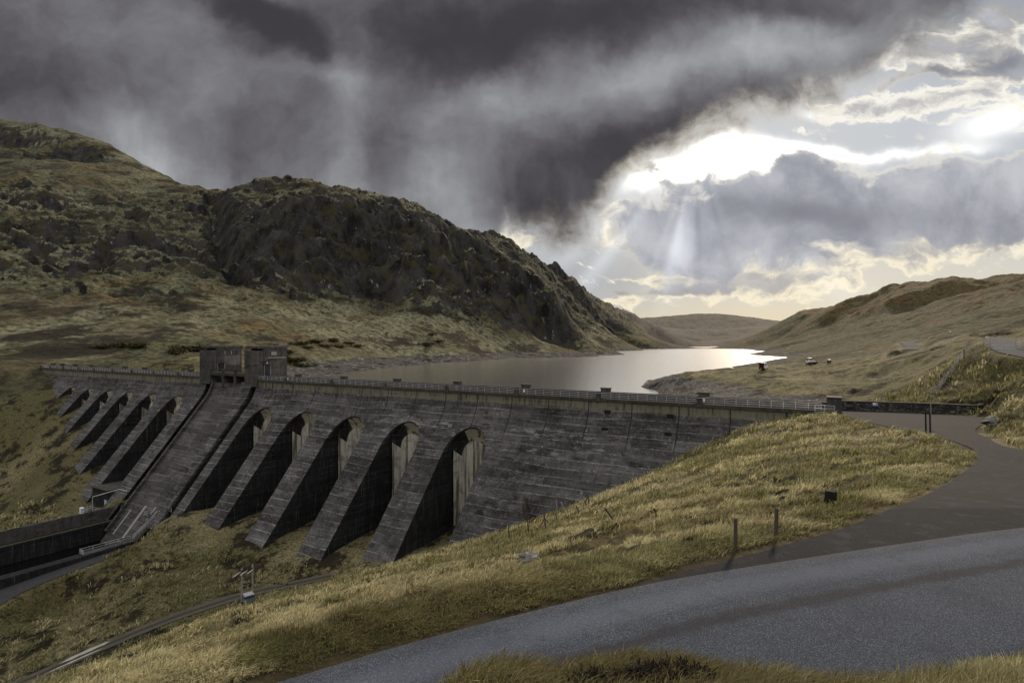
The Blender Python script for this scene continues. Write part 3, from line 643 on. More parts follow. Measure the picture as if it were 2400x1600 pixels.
for a in [(1150, 600, 1800), (1235, 650, 2000), (1300, 675, 2200), (1400, 730, 2700), (1500, 752, 3200)]: D(*a)
for a in [(1165, 665, 1110), (1200, 690, 1110), (1230, 715, 1100), (1265, 750, 1060), (1290, 780, 990), (0, 352, 1390), (60, 350, 1360), (150, 388, 1290), (210, 392, 1250)]: D(*a)
for a in [(182, 28, -37.5), (178, 30, -37.8), (183.5, 32.5, -39.3), (187, 24.5, -36.6), (181, 22, -37.0)]: A(*a)
CPA = np.array(CP)
def lp(x, y):
    r = np.hypot(x, y)+1e-6; return np.arctan2(x, y), np.log(np.sqrt(r*r+9.0))
ca, cl_ = lp(CPA[:, 0], CPA[:, 1]); cr = np.sqrt(CPA[:, 0]**2+CPA[:, 1]**2+9.0)
cv = (CPA[:, 2]-H)/cr
def kern(d2): return np.where(d2 > 0, .5*d2*np.log(d2+1e-20), 0)
n = len(ca); K = kern((ca[:, None]-ca[None])**2+(cl_[:, None]-cl_[None])**2) + np.eye(n)*2e-5
Pm = np.stack([np.ones(n), ca, cl_], 1)
SOL = np.linalg.solve(np.block([[K, Pm], [Pm.T, np.zeros((3, 3))]]), np.concatenate([cv, np.zeros(3)]))
def tps(x, y):
    x = np.asarray(x, float).ravel(); y = np.asarray(y, float).ravel(); out = np.empty_like(x)
    for i in range(0, len(x), 20000):
        a, l = lp(x[i:i+20000], y[i:i+20000])
        k = kern((a[:, None]-ca[None])**2+(l[:, None]-cl_[None])**2)
        out[i:i+20000] = (k @ SOL[:n] + SOL[n] + SOL[n+1]*a + SOL[n+2]*l)*np.sqrt(x[i:i+20000]**2+y[i:i+20000]**2+9.0) + H
    return out
def hsh(ix, iy, s):
    h = (ix.astype(np.int64)*374761393 + iy.astype(np.int64)*668265263 + s*974711) & 0xffffffff
    h = ((h ^ (h >> 13))*1274126177) & 0xffffffff
    return ((h ^ (h >> 16)) & 0xffff)/65535.0
def vn(x, y, s=0):
    ix = np.floor(x); iy = np.floor(y); fx = x-ix; fy = y-iy
    fx = fx*fx*fx*(fx*(fx*6-15)+10); fy = fy*fy*fy*(fy*(fy*6-15)+10)
    a = hsh(ix, iy, s); b = hsh(ix+1, iy, s); c = hsh(ix, iy+1, s); d = hsh(ix+1, iy+1, s)
    return (a*(1-fx)+b*fx)*(1-fy)+(c*(1-fx)+d*fx)*fy - .5
def fbm(x, y, o=5, g=.5, s=0):
    t = 0; a = 1.0
    for i in range(o):
        t = t+a*vn(x, y, s+i*17); x, y = 1.9*x*.8+1.9*y*.6+3.1, -1.9*x*.6+1.9*y*.8+7.7; a *= g
    return t
def ridged(x, y, o=4, s=0):
    t = 0; a = 1.0
    for i in range(o):
        t = t+a*(.5-np.abs(vn(x, y, s+i*13))*2); x, y = 2.1*x+1.3, 2.1*y+5.1; a *= .5
    return t
def sstep(x, a, b):
    t = np.clip((x-a)/(b-a), 0, 1); return t*t*(3-2*t)
# road samples for grading
wall_line = poly = np.array([on_road(1921, 940), on_road(2060, 945), on_road(2160, 949), on_road(2245, 953)])
wq = np.stack([np.interp(np.linspace(0, 3, 60), range(4), wall_line[:, k]) for k in range(3)], 1)
RS = np.concatenate([g.reshape(-1, 3) for g in (road_grid, branch_grid, track_grid, yard_grid, far_grid)]+[wq, wq+[.15, .8, 0], wq-[.1, .7, 0], wq-[.2, 1.4, 0]])
kd = kdtree.KDTree(len(RS))
for i, p in enumerate(RS): kd.insert((p[0], p[1], 0), i)
kd.balance()
def grade(x, y):
    """distance to the nearest road sample and its height"""
    d = np.full(len(x), 1e9); z = np.zeros(len(x))
    gx = np.floor(x/6).astype(int); gy = np.floor(y/6).astype(int)
    occ = set()
    for p in RS:
        a, b = int(np.floor(p[0]/6)), int(np.floor(p[1]/6))
        for i in (-1, 0, 1):
            for j in (-1, 0, 1): occ.add((a+i, b+j))
    for i in range(len(x)):
        if (gx[i], gy[i]) in occ:
            _, k, dd = kd.find((x[i], y[i], 0)); d[i] = dd; z[i] = RS[k, 2]
    return d, z
def surface(x, y, full=False):
    x = np.asarray(x, float).ravel(); y = np.asarray(y, float).ravel()
    z0 = tps(x, y); r = np.hypot(x, y); az = np.arctan2(x, y)
    s, u = to_su(x, y)
    far = sstep(r, 280, 420)
    # coordinates along / across the loch
    t = x*.5+y*.86; q = -x*.86+y*.5
    mt = far*sstep(-az, -.30, -.12)                      # left mountain
    hill = far*(1-sstep(-az, -.30, -.12))
    high = sstep(z0, 5, 60)
    amp = np.clip(r/900, .3, 2.2)
    calm = 1-.75*sstep(r, 1050, 1350)*sstep(-az, .45, .55)
    nz = calm*mt*high*(ridged(t/70, q/240, 5, 3)*13*amp + fbm(t/55, q/80, 6, .55, 9)*15*amp + fbm(t/14, q/14, 4, .6, 21)*5.0*amp)
    # strata benches running down the slope
    nz += calm*mt*high*6.0*amp*np.tanh(3*np.sin((z0+fbm(t/90, q/90, 3, .5, 5)*60)/13.0+t/90))*sstep(fbm(t/160, q/160, 3, .5, 40), -.15, .2)*.5
    clf = mt*sstep(r, 640, 720)*(1-sstep(r, 860, 950))*(.2+.8*sstep(z0, 55, 105))
    nz += clf*9.0*np.sin((z0+fbm(t/70, q/70, 4, .5, 3)*55)/5.6)*sstep(z0, 40, 90)
    nz += clf*(ridged(t/26, q/110, 4, 7)*9+ridged(t/9, q/40, 3, 8)*3.2)
    nz += mt*(1-high)*fbm(t/25, q/25, 5, .55, 31)*2.6
    nz += hill*(fbm(t/170, q/120, 5, .5, 51)*24*np.clip(z0/60, .03, 1.3)*(1-.85*sstep(r, 1800, 2300)) + fbm(t/45, q/22, 5, .55, 61)*3.0*np.clip(z0/30, .2, 1.3))
    gl = np.array([atd(480/.98, 462/.98, 1040)[:2], atd(490/.98, 500/.98, 930)[:2], atd(505/.98, 560/.98, 790)[:2], atd(522/.98, 610/.98, 700)[:2], atd(560/.98, 660/.98, 620)[:2]])
    gd = np.full(len(x), 1e9); near_g = (r > 560) & (r < 1150) & (az < -.35) & (az > -.56)
    for i in range(len(gl)-1):
        ab = gl[i+1]-gl[i]; px_ = x[near_g]-gl[i][0]; py_ = y[near_g]-gl[i][1]; tt = np.clip((px_*ab[0]+py_*ab[1])/(ab@ab), 0, 1)
        gd[near_g] = np.minimum(gd[near_g], np.hypot(px_-ab[0]*tt, py_-ab[1]*tt))
    nz -= 30*np.exp(-(gd/13.0)**2)
    # near moor: lumps and tussocks
    near = 1-far
    nz += near*(fbm(x/16, y/16, 4, .5, 71)*1.0*np.clip(r/60, .15, 1.0) + fbm(x/2.6, y/2.6, 4, .6, 81)*.34*np.clip(r/30, .3, 1.0)*np.clip(2.2-r/120, .7, 1.5))
    nz += near*np.abs(fbm(x/1.15, y/.9, 3, .55, 101))*.55*np.clip(r/14, .25, 1.0)*np.clip(1.6-r/90, .4, 1)
    lp_ = np.maximum(fbm(x/6.5, y/5, 4, .55, 91), 0)
    nz += near*sstep(r, 60, 100)*lp_*1.3
    # keep silhouettes near the dam contact calm
    cz = np.exp(-np.clip(np.maximum(0, -u-6), 0, 99)/6.0)*np.exp(-np.maximum(0, u-34)/14.0)*(s > -10)*(s < 305)
    nz *= 1-.75*cz
    z = z0+nz
    # stilling basin cut
    cut = (s > 153.0) & (s < np.where(u > 25.5, 174.6, 172.0)) & (u > 8) & (u < 140)
    z = np.where(cut, np.minimum(z, -46.0), z)
    # grading to the roads
    d, zr = grade(x, y)
    k = 1-sstep(d, .45, 3.0)
    k = np.where((r < 12) & (y < 9), 1-sstep(d, .3, 1.5), k)
    k = np.where(r > 150, 1-sstep(d, 1.2, 5.0), k)
    z = z*(1-k)+(zr-.03-.02*np.clip((r-15)/40, 0, 6))*k
    # stone wall: keep the ground behind it from spilling over
    if full: return z, z0, r, az, s, u, t, q, mt, hill, high
    return z
def gz(x, y): return float(surface([x], [y])[0])

def build_terrain():
    az = np.concatenate([np.linspace(-3.14159, -.80, 60, endpoint=False), np.linspace(-.80, .80, 1250), np.linspace(.80, 3.14159, 61)[1:]])
    lr = np.concatenate([np.linspace(math.log(1.2), math.log(8), 50, endpoint=False), np.linspace(math.log(8), math.log(30), 190, endpoint=False), np.linspace(math.log(30), math.log(320), 330, endpoint=False),
                         np.linspace(math.log(320), math.log(1700), 360, endpoint=False), np.linspace(math.log(1700), math.log(9000), 120)])
    Aa, Ll = np.meshgrid(az, lr, indexing='ij'); r = np.exp(Ll)
    x = (r*np.sin(Aa)).ravel(); y = (r*np.cos(Aa)).ravel()
    z, z0, rr_, azz, s, u, t, q, mt, hill, high = surface(x, y, True)
    na, nr = Aa.shape
    X = x.reshape(na, nr); Y = y.reshape(na, nr); Zg = z.reshape(na, nr)
    # slope from the grid
    dr = np.gradient(Zg, axis=1)/np.maximum(np.gradient(r, axis=1), 1e-6)
    da = np.gradient(Zg, axis=0)/np.maximum(np.gradient(Aa, axis=0)*r, 1e-6)
    sl = np.sqrt(dr*dr+da*da).ravel()
    rock = np.where(rr_ > 280, sstep(sl, .55, 1.35)*(.35+.65*mt), 0)
    rock = np.maximum(rock, mt*.55*sstep(fbm(t/120, q/60, 4, .5, 77), .05, .4)*sstep(z0, 30, 90))
    cz = sstep(rr_, 640, 720)*(1-sstep(rr_, 860, 950))*sstep(azz, -.50, -.44)*(1-sstep(azz, -.10, -.03))
    cz *= .25+.75*sstep(z0+fbm(t/50, q/50, 4, .5, 33)*60, 60, 100)
    cz = np.maximum(cz, sstep(rr_, 740, 790)*(1-sstep(rr_, 880, 940))*sstep(azz, -.06, -.03)*(1-sstep(azz, .08, .10))*sstep(z0, 12, 30))
    far_haze = sstep(rr_, 1120, 1250)*(rr_ < 2600)*(azz > -.09)*(azz < .24)*sstep(z0, 4, 40)  # second ridge made rockier and greyer, its haze put into the colour
    rock = np.maximum(rock, far_haze*(.42+.7*fbm(t/70, q/90, 4, .55, 29)))
    rock = np.maximum(rock, cz*(.62+.9*fbm(t/60, q/90, 4, .55, 19)))
    up = sstep(-u, 4, 9)
    shore = up*sstep(-z, .6, 3.6)*(rr_ < 2500)*(rr_ > 105)
    shore = np.maximum(shore, up*(rr_ > 105)*(rr_ < 190)*(azz > .25)*(azz < .56)*sstep(fbm(x/14, y/14, 4, .5, 15)-.12, -.1, .25)*sstep(2.0-z, 0, 3)*.8)
    green = np.clip(.5+fbm(x/30, y/30, 3, .5, 6)*.9, 0, 1)*(rr_ < 420)
    green = np.where(rr_ < 420, green*.7, green); green = np.maximum(green, hill*(1.0-.6*sstep(z0, 35, 95)))
    cover = np.stack([rock, shore, green, np.where(rr_ < 300, 1-sstep(rr_, 25, 75), hill*(.45+.55*sstep(z0, 35, 95)))], 1).astype(np.float32)
    idx = np.arange(na*nr).reshape(na, nr)
    q4 = np.stack([idx[:-1, :-1], idx[1:, :-1], idx[1:, 1:], idx[:-1, 1:]], -1).reshape(-1, 4)
    fr = rr_[q4].mean(1); fa = azz[q4].mean(1); fz = z0[q4].mean(1); fu = u[q4].mean(1)
    reg = np.zeros(len(q4), int)                                  # ground
    reg[(fr > 300) & (fa < .30)] = 1                              # mountain
    reg[(fr > 330) & (fa >= .30)] = 2                             # hill
    reg[(fr > 2000) & (fa > .18) & (fa < .50)] = 3                # distant hill
    for k, (nm, mt_, lab) in enumerate([('ground', 'land', 'tussocky straw coloured moor grass around the dam, track and roads'), ('mountain', 'hill', 'dark craggy grass mountain rising behind the dam on the left'),
                                        ('hillside', 'hill', 'smooth brown and olive hillside sloping down to the loch on the right'), ('distant_hill', 'farmoor', 'low rounded brown hills beyond the far end of the loch')]):
        f = q4[reg == k]; used, inv = np.unique(f, return_inverse=True); f = inv.reshape(-1, 4)
        me = bpy.data.meshes.new(nm); me.vertices.add(len(used)); me.loops.add(f.size); me.polygons.add(len(f))
        me.vertices.foreach_set('co', np.stack([x[used], y[used], z[used]], 1).astype(np.float32).ravel())
        me.loops.foreach_set('vertex_index', f.astype(np.int32).ravel())
        me.polygons.foreach_set('loop_start', (np.arange(len(f))*4).astype(np.int32)); me.polygons.foreach_set('loop_total', np.full(len(f), 4, np.int32))
        me.polygons.foreach_set('use_smooth', np.ones(len(f), bool))
        me.update()
        at = me.color_attributes.new('cover', 'FLOAT_COLOR', 'POINT'); at.data.foreach_set('color', cover[used].ravel())
        me.materials.append(MAT[mt_]); o = bpy.data.objects.new(nm, me); COL.objects.link(o)
        if me.polygons[0].normal.z < 0: me.flip_normals()
        tag(o, lab, None, None, 'structure')
build_terrain()

def uvgrid(name, G, mat, lab, dz, unit=True, width=None):
    G = np.array(G); G[:, :, 2] += dz; a, b = G.shape[:2]
    m = MB().grid(G); o = m.build(name, mat, None, True); me = o.data
    along = np.concatenate([[0], np.cumsum(np.linalg.norm(np.diff(G[:, 0], axis=0), axis=1))])
    uvl = me.uv_layers.new(name='UVMap')
    w = width if isinstance(width, np.ndarray) else np.linspace(0, width if width else 1, b)
    U = np.array([[w[i % b], along[i // b]] for i in range(a*b)])
    li = np.empty(len(me.loops), np.int32); me.loops.foreach_get('vertex_index', li)
    uvl.data.foreach_set('uv', U[li].astype(np.float32).ravel())
    if me.polygons[0].normal.z < 0: me.flip_normals()
    tag(o, lab, None, None, 'structure'); return o
sk0 = road_grid[:, :1]-nrm[:, None]*.14-[0, 0, .16]; sk1 = road_grid[:, -1:]+nrm[:, None]*.14-[0, 0, .16]
uvgrid('road', np.concatenate([sk0, road_grid, sk1], 1), MAT['road'], 'grey chip sealed road with a dark seam across the foreground', .020, width=np.concatenate([[-.2], np.linspace(0, ROADW, 13), [ROADW+.2]]))
uvgrid('side_road', branch_grid, MAT['branch'], 'dark tarmac side road leading to the end of the dam', .008)
uvgrid('track', track_grid, MAT['track'], 'muddy two rut track in the valley below the slope', .03)
uvgrid('gravel_path', yard_grid, MAT['gravel'], 'dark gravel path beside the stilling basin', .03)
uvgrid('far_road', far_grid, MAT['farroad'], 'pale narrow road winding over the right hillside', .05)
# ------------------------------------------------------------------ water
def flat(name, pts, z, mat, lab):
    o = MB().add([(p[0], p[1], z) for p in pts], [tuple(range(len(pts)))]).build(name, mat)
    if o.data.polygons[0].normal.z < 0: o.data.flip_normals()
    tag(o, lab, None, None, 'structure'); return o
flat('loch_water', [W(-15, -4.6, 0), W(315, -4.6, 0), W(700, -700, 0), W(400, -2600, 0), W(-1500, -2600, 0), W(-1100, -900, 0), W(-60, -60, 0)], -8.0, MAT['lake'], 'bright loch reflecting the cloud break, dark under the mountain')
flat('basin_water', [W(154.9, 30, 0), W(171.2, 30, 0), W(171.2, 130, 0), W(154.9, 130, 0)], -42.6, MAT['pool'], 'still black water in the stilling basin below the chute')

# ------------------------------------------------------------------ the dam
class MM(MB):
    """mesh builder with several materials and UVs per vertex"""
    def __init__(s): super().__init__(); s.mi = []; s.uv = {}
    def addm(s, vs, fs, k=0, uv=None):
        b = len(s.v); s.add(vs, fs); s.mi += [k]*len(fs)
        if uv is not None:
            for i, p in enumerate(uv): s.uv[b+i] = p
        return s
    def gridm(s, P, k=0, uv=None):
        P = np.asarray(P, float); a, b = P.shape[:2]
        fs = [(i*b+j, i*b+j+1, (i+1)*b+j+1, (i+1)*b+j) for i in range(a-1) for j in range(b-1)]
        return s.addm(P.reshape(-1, 3), fs, k, None if uv is None else np.asarray(uv).reshape(-1, 2))
    def buildm(s, name, mats, parent=None, norm=True):
        o = s.build(name, None, parent, False, norm); me = o.data
        for m in mats: me.materials.append(m)
        me.polygons.foreach_set('material_index', np.array(s.mi, np.int32))
        if s.uv:
            ul = me.uv_layers.new(name='UVMap'); li = np.empty(len(me.loops), np.int32); me.loops.foreach_get('vertex_index', li)
            U = np.zeros((len(s.v), 2), np.float32)
            for k, p in s.uv.items(): U[k] = p
            ul.data.foreach_set('uv', U[li].ravel())
        return o
dam = empty('dam', tuple(DR), ROT)
tag(dam, 'long dark concrete buttress dam with sloping buttresses, arched bays and a central chute', 'dam')
BR = [(66.85, 5.35), (85.25, 5.25), (103.5, 5.5), (121.5, 5.5), (138.75, 5.2)]           # right bays: centre, half width
BLf = [(185.3, 4.9), (201.2, 4.7), (216.7, 4.4), (231.4, 4.3), (246.0, 4.2), (261.0, 4.2)]   # left bays
def crown(c): return -7.5 if c < 145 else -6.3
def toe(s):       # ground level at the toe
    return float(np.interp(s, [0, 16, 32, 49, 61, 76, 95, 130, 146, 177, 193, 206, 223, 237, 252, 265, 280, 298], [-1, -6, -15, -23, -27.5, -32.3, -34, -34.3, -33.6, -33, -35.6, -31, -25, -21, -17, -11.5, -7.5, -1]))
bays = BR+BLf
TOPV = -.5
def facecols(cols, rows=22):
    """cols: (s, bottom v) -> grid of points on the face"""
    P = []
    for s_, vb in cols:
        t = np.linspace(0, 1, rows); v = TOPV+(vb-TOPV)*t
        P.append(np.stack([np.full(rows, s_), prof(v), v], 1))
    return np.array(P)
fw = MM()
def seg(a, b, fa, fb, n=6): return [(a+(b-a)*i/n, fa+(fb-fa)*i/n) for i in range(n+1)]
def solid_wall(name, ss_, lab=None):
    m = MM(); m.gridm(facecols([(s_, toe(s_)-4) for s_ in ss_], 30)); o = m.buildm(name, [MAT['dam']], dam)
    if lab: o['label'] = lab
    return o
solid_wall('abutment_wall', np.linspace(-1.5, 61.5, 43), 'smooth sloping abutment wall without bays')
solid_wall('abutment_wall', np.linspace(265.2, 303, 26))
def arch(c, r):
    cr_ = crown(c); vs = cr_-r; th = np.linspace(0, math.pi, 25)
    return c-r*np.cos(th), vs+r*np.sin(th), vs, th
cols_r = []; edges = []
fws = {}
def add_face(cols):
    k = 'r' if cols[0][0] < 150 else 'l'; fws.setdefault(k, MM()).gridm(facecols(cols))
for c, r in bays:
    s_, v_, vs, th = arch(c, r); add_face(list(zip(s_, v_)))
butts = []
for grp, start, end in ((BR, 61.5, 148.0), (BLf, 173.5, 265.2)):
    prev = start; pvs = crown(grp[0][0])-grp[0][1]
    for c, r in grp:
        vs = crown(c)-r
        if c-r-prev > .05: butts.append((prev, c-r, pvs, vs))
        prev = c+r; pvs = vs
    if end-prev > .3: butts.append((prev, end, pvs, pvs))
for a, b, va, vb in butts: add_face(seg(a, b, va, vb, 4))
for k in fws: fws[k].buildm('upper_wall', [MAT['dam']], dam)

for a, b, va, vb in butts:
    m = MM(); vbase = min(toe(a), toe(b))-5
    rows = 26
    if True:
        P = []
        for i in range(5):
            s_ = a+(b-a)*i/4; vt = va+(vb-va)*i/4; v = np.linspace(vt, vbase, rows)
            P.append(np.stack([np.full(rows, s_), prof(v), v], 1))
        m.gridm(P, 0)
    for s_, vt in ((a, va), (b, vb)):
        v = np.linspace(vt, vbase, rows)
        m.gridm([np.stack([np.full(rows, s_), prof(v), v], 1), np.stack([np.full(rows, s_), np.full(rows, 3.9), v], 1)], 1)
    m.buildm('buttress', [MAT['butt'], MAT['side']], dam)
for c, r in bays:
    s_, v_, vs, th = arch(c, r); vbase = toe(c)-4
    pf = prof(v_); u2 = np.minimum(3.9-.95*np.sin(th), pf-.02)
    rin = r*.70; vs2 = vs-1.55; s3 = c-rin*np.cos(th); v3 = vs2+rin*np.sin(th); UB = 2.2
    m = MM()
    L1 = np.stack([s_, pf, v_], 1); L2 = np.stack([s_, u2, v_], 1); L3 = np.stack([s3, np.full(25, UB), v3], 1)
    rl = r-.32; sb_ = c-rl*np.cos(th); vb_ = vs+rl*np.sin(th); L1b = np.stack([sb_, np.maximum(prof(vb_)-.55, u2+.02), vb_], 1)
    L2 = np.stack([sb_, u2, vb_], 1)
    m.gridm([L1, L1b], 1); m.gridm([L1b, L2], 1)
    K = 8; G = []; UVs = []
    for k in range(K+1):
        t = k/K; q_ = math.sin(t*math.pi/2)
        g = L2*(1-t)+L3*t; g[:, 1] = L2[:, 1]*(1-q_)+L3[:, 1]*q_; G.append(g); UVs.append(np.stack([th, np.full(25, t)], 1))
    G = np.array(G); UVs = np.array(UVs); shade_i = 16+int(2*math.sin(c*3))
    m.gridm(G[:, :shade_i+1], 2, UVs[:, :shade_i+1]); m.gridm(G[:, shade_i:], 1, UVs[:, shade_i:])  # shaded, stained left end of the hood painted in dark side concrete
    # chamfers and back wall
    for sg in (-1, 1):
        a0 = (c+sg*rl, 3.9, vs); b0 = (c+sg*rin, UB, vs2)
        m.addm([a0, b0, (b0[0], UB, vbase), (a0[0], 3.9, vbase)], [(0, 1, 2, 3)], 0)
    bw = [tuple(p) for p in L3]+[(c+rin, UB, vbase), (c-rin, UB, vbase)]
    m.addm(bw, [tuple(range(len(bw)))], 0)
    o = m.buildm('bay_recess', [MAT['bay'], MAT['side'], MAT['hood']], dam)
# grooves beside the chute
for a, b in ((148.0, 150.0), (169.6, 173.5)):
    m = MM(); v = np.linspace(-1.5, -42, 26)
    m.gridm([np.stack([np.full(26, s_), prof(v)-2.6, v], 1) for s_ in (a, b)], 0)
    for s_ in (a, b): m.gridm([np.stack([np.full(26, s_), prof(v)+.0, v], 1), np.stack([np.full(26, s_), prof(v)-2.7, v], 1)], 0)
    m.buildm('drain_slot', [MAT['side']], dam)
# chute
m = MM(); v = np.concatenate([[-1.6], np.linspace(-1.9, -44, 44)]); uu = prof(v).copy()
m.gridm([np.stack([np.full(len(v), s_), uu, v], 1) for s_ in np.linspace(154.6, 169.6, 9)], 0)
m.gridm([[(154.6, -4.0, -2.2), (169.6, -4.0, -2.2)], [(154.6, -2.0, -1.5), (169.6, -2.0, -1.5)], [(154.6, 0, -1.6), (169.6, 0, -1.6)]], 0)
chute = m.buildm('spillway_chute', [MAT['chute']], dam)
def slab(name, a, b, v0, v1, h, mat, par=dam, rows=30):
    v = np.linspace(v0, v1, rows); base = np.stack([prof(v), v], 1); nn = np.array([.77, .64])
    top = base+nn*h; low = base-nn*.3
    m = MM(); m.gridm([np.column_stack([np.full(rows, s_), top]) for s_ in (a, b)], 0)
    for s_ in (a, b): m.gridm([np.column_stack([np.full(rows, s_), top]), np.column_stack([np.full(rows, s_), low])], 0)
    for i in (0, -1): m.addm([(a, *top[i]), (b, *top[i]), (b, *low[i]), (a, *low[i])], [(0, 1, 2, 3)], 0)
    return m.buildm(name, [mat], par)
slab('chute_pier', 150.0, 154.7, -1.2, -37.5, .55, MAT['butt'])
slab('training_wall', 169.0, 169.75, -1.2, -40.5, .9, MAT['chute'])
MAT['lime'] = simple('lime_streaked_concrete', (.24, .235, .215), .95, .6, 3)
for a, b, v0, v1 in ((160.6, 161.6, -33.5, -40.6), (156.2, 156.9, -33.2, -36.2), (166.2, 166.7, -35, -40.5)):
    slab('flow_strip', a, b, v0, v1, .05, MAT['lime'])
for s_ in (158.3, 164.4):
    MB().cham((s_, -1.4, -1.6), (.75, 3.4, 5.2), .08).build('weir_pier', MAT['tower'], dam)
for a, b in ((154.0, 157.9), (158.7, 164.0), (164.8, 170.6)):
    MB().box(((a+b)/2, -3.6, -.6), (b-a, .25, 3.4)).build('weir_gate', MAT['black'], dam)
# joint strips with drain openings on the abutment
for c, w in ((36.6, 1.7), (24.2, 1.7), (4.6, .5), (1.8, .4)):
    st = slab('joint_strip', c-w/2, c+w/2, -1.9 if w > 1 else -.7, toe(c)-2, .06, MAT['dam'])
    if w > 1:
        for vv in (-2.6, -5.8):
            uu_ = float(prof(vv)); MB().box((c, uu_+.02, vv), (w*.75, .25, 1.0)).build('drain_opening', MAT['black'], st)
# crest: coping, deck, parapet, upstream face
def run(name, a, b, u0, u1, v0, v1, mat, n=40):
    MB().box(((a+b)/2, (u0+u1)/2, (v0+v1)/2), (b-a, abs(u1-u0), abs(v1-v0))).build(name, mat, dam)
for a, b in ((-1.5, 147.0), (176.5, 303)):
    run('coping', a, b, -.42, .16, -.52, .14, MAT['cope'])
    run('crest_deck', a, b, -4.0, -.43, -.6, -.1, MAT['cope'])
    run('parapet', a, b, -4.45, -4.02, -.8, 1.0, MAT['tower'])
    run('parapet_cap', a, b, -4.53, -3.96, 1.0, 1.14, MAT['cope'])
run('upstream_wall', -1.5, 303, -4.55, -4.46, -36, -.82, MAT['side'])
PR = [18.9, 38.6, 57.6, 76.6, 95.9, 115.4, 134.4]; PL = [190, 205.4, 220.3, 234.5, 249, 262, 275.8, 288, 297]
for s_ in PR+PL:
    MB().cham((s_, -.16, .32), (1.05, .86, 1.72), .05).build('rail_pier', MAT['tower'], dam)
    b = MB().cham((s_+.2, -4.4, .6), (1.9, 1.1, 2.3), .05); b.build('parapet_block', MAT['tower'], dam)
    MB().cham((s_+.2, -4.4, 1.84), (2.1, 1.25, .2), .04).build('block_cap', MAT['cope'], dam)

# ------------------------------------------------------------------ gate towers and footbridge
def to_dam(o):
    """place a top-level thing that is modelled in dam coordinates"""
    return o
MAT['plaster'] = mat_concrete('old_render', dark=(.08, .077, .073), mid=(.17, .165, .155), pale=(.26, .25, .24), lines=False, stain=.35)
def tower(s0, s1, u0, lab, wins, door, extra):
    t = empty('gate_tower', tuple(DR), ROT); tag(t, lab, 'tower', 'gate towers over the chute')
    m = MB(); m.cham(((s0+s1)/2, -.55, 3.3), (s1-s0, 2.2, 10.8), .06)
    m.cham(((s0+s1)/2+.12, (u0-1.66)/2, 3.3), (s1-s0-.3, -1.66-u0, 12.2), .06)
    m.build('wall', MAT['tower'], t)
    r = MB().cham(((s0+s1)/2, (u0+.2)/2-.1, 9.75), (s1-s0+.12, .5-u0, .8), .08); r.build('roof', MAT['tower'], t)
    f = s0+.27-.0
    for (a, b, va, vb, n) in wins:
        w = MB()
        # deep frame around the strip
        for (ua, ub_, za, zb) in ((a, b, va-.18, va), (a, b, vb, vb+.14), (a, a+.12, va, vb), (b-.12, b, va, vb)):
            w.box((f-.04, (ua+ub_)/2, (za+zb)/2), (.22, abs(ub_-ua), abs(zb-za)))
        wo = w.build('window', MAT['tower'], t)
        L = (b-a)/n
        for i in range(n):
            ua, ub_ = a+L*i, a+L*(i+1)
            if n == 3 and len(wins) and extra == 'right' and i == 1:
                MB().box((f-.03, (ua+ub_)/2, (va+vb)/2), (.08, L*.94, vb-va)).build('blank_panel', MAT['frame'], wo)
            else:
                MB().box((f-.01, (ua+ub_)/2, (va+vb)/2), (.06, L*.86, vb-va)).build('pane', MAT['glass'], wo)
                g = MB()
                for k in range(1, 5): g.box((f-.06, ua+L*.07+L*.86*k/5, (va+vb)/2), (.05, .06, vb-va))
                g.build('window_bar', MAT['frame'], wo)
                if i < n-1: MB().box((f-.05, ub_, (va+vb)/2), (.14, L*.14, vb-va)).build('mullion', MAT['frame'], wo)
    ua, ub_, za, zb = door
    d = MB().box((f-.02, (ua+ub_)/2, (za+zb)/2), (.1, abs(ub_-ua), zb-za)); do = d.build('door', MAT['navy'] if extra == 'right' else MAT['black'], t)
    MB().tube((f-.1, ub_-.25, za+1.0), (f-.1, ub_-.25, za+1.25), .04).build('handle', MAT['steel'], do)
    MB().box((f-.28, (ua+ub_)/2, zb+.12), (.6, abs(ub_-ua)+.7, .2)).build('door_hood', MAT['tower'], t)
    fr = MB()
    for uu_ in (ua-.08, ub_+.08): fr.box((f-.05, uu_, (za+zb)/2), (.18, .14, zb-za))
    fr.box((f-.05, (ua+ub_)/2, zb-.02), (.17, abs(ub_-ua)+.3, .14))
    fr.build('door_frame', MAT['frame'], do)
    MB().tube((f-.12, -1.75, -1), (f-.12, -1.75, 8.9), .12, n=8).build('drainpipe', MAT['black'], t)
    if extra == 'right':
        MB().tube((f-.12, (ua+ub_)/2+.2, zb+.55), (f-.3, (ua+ub_)/2+.2, zb+.45), .2, .28).build('lamp', MAT['white'], t)
        MB().box((f-.03, (u0-1.7)/2-.6, 6.55), (.12, 6.4, .28)).build('sill_band', MAT['frame'], t)
    else:
        MB().box((f-.01, -7.1, 5.4), (.1, 5.4, 3.2)).build('render_panel', MAT['plaster'], t)
    return t
tower(147.0, 153.0, -10.2, 'right hand concrete gate tower with blue door and two barred windows beside the crest railing', [(-8.1, -2.6, 7.3, 8.4, 3)], (-4.1, -2.2, .1, 4.5), 'right')
tower(170.8, 176.6, -10.6, 'left hand concrete gate tower with a dark doorway and three barred windows', [(-9.0, -2.4, 7.3, 8.4, 3)], (-4.4, -2.1, 1.9, 4.7), 'left')
br = empty('footbridge', tuple(DR), ROT); tag(br, 'concrete footbridge on two piers between the gate towers', 'footbridge')
MB().cham((161.9, -1.3, 1.28), (17.6, 3.2, 1.0), .05).build('deck', MAT['cope'], br)
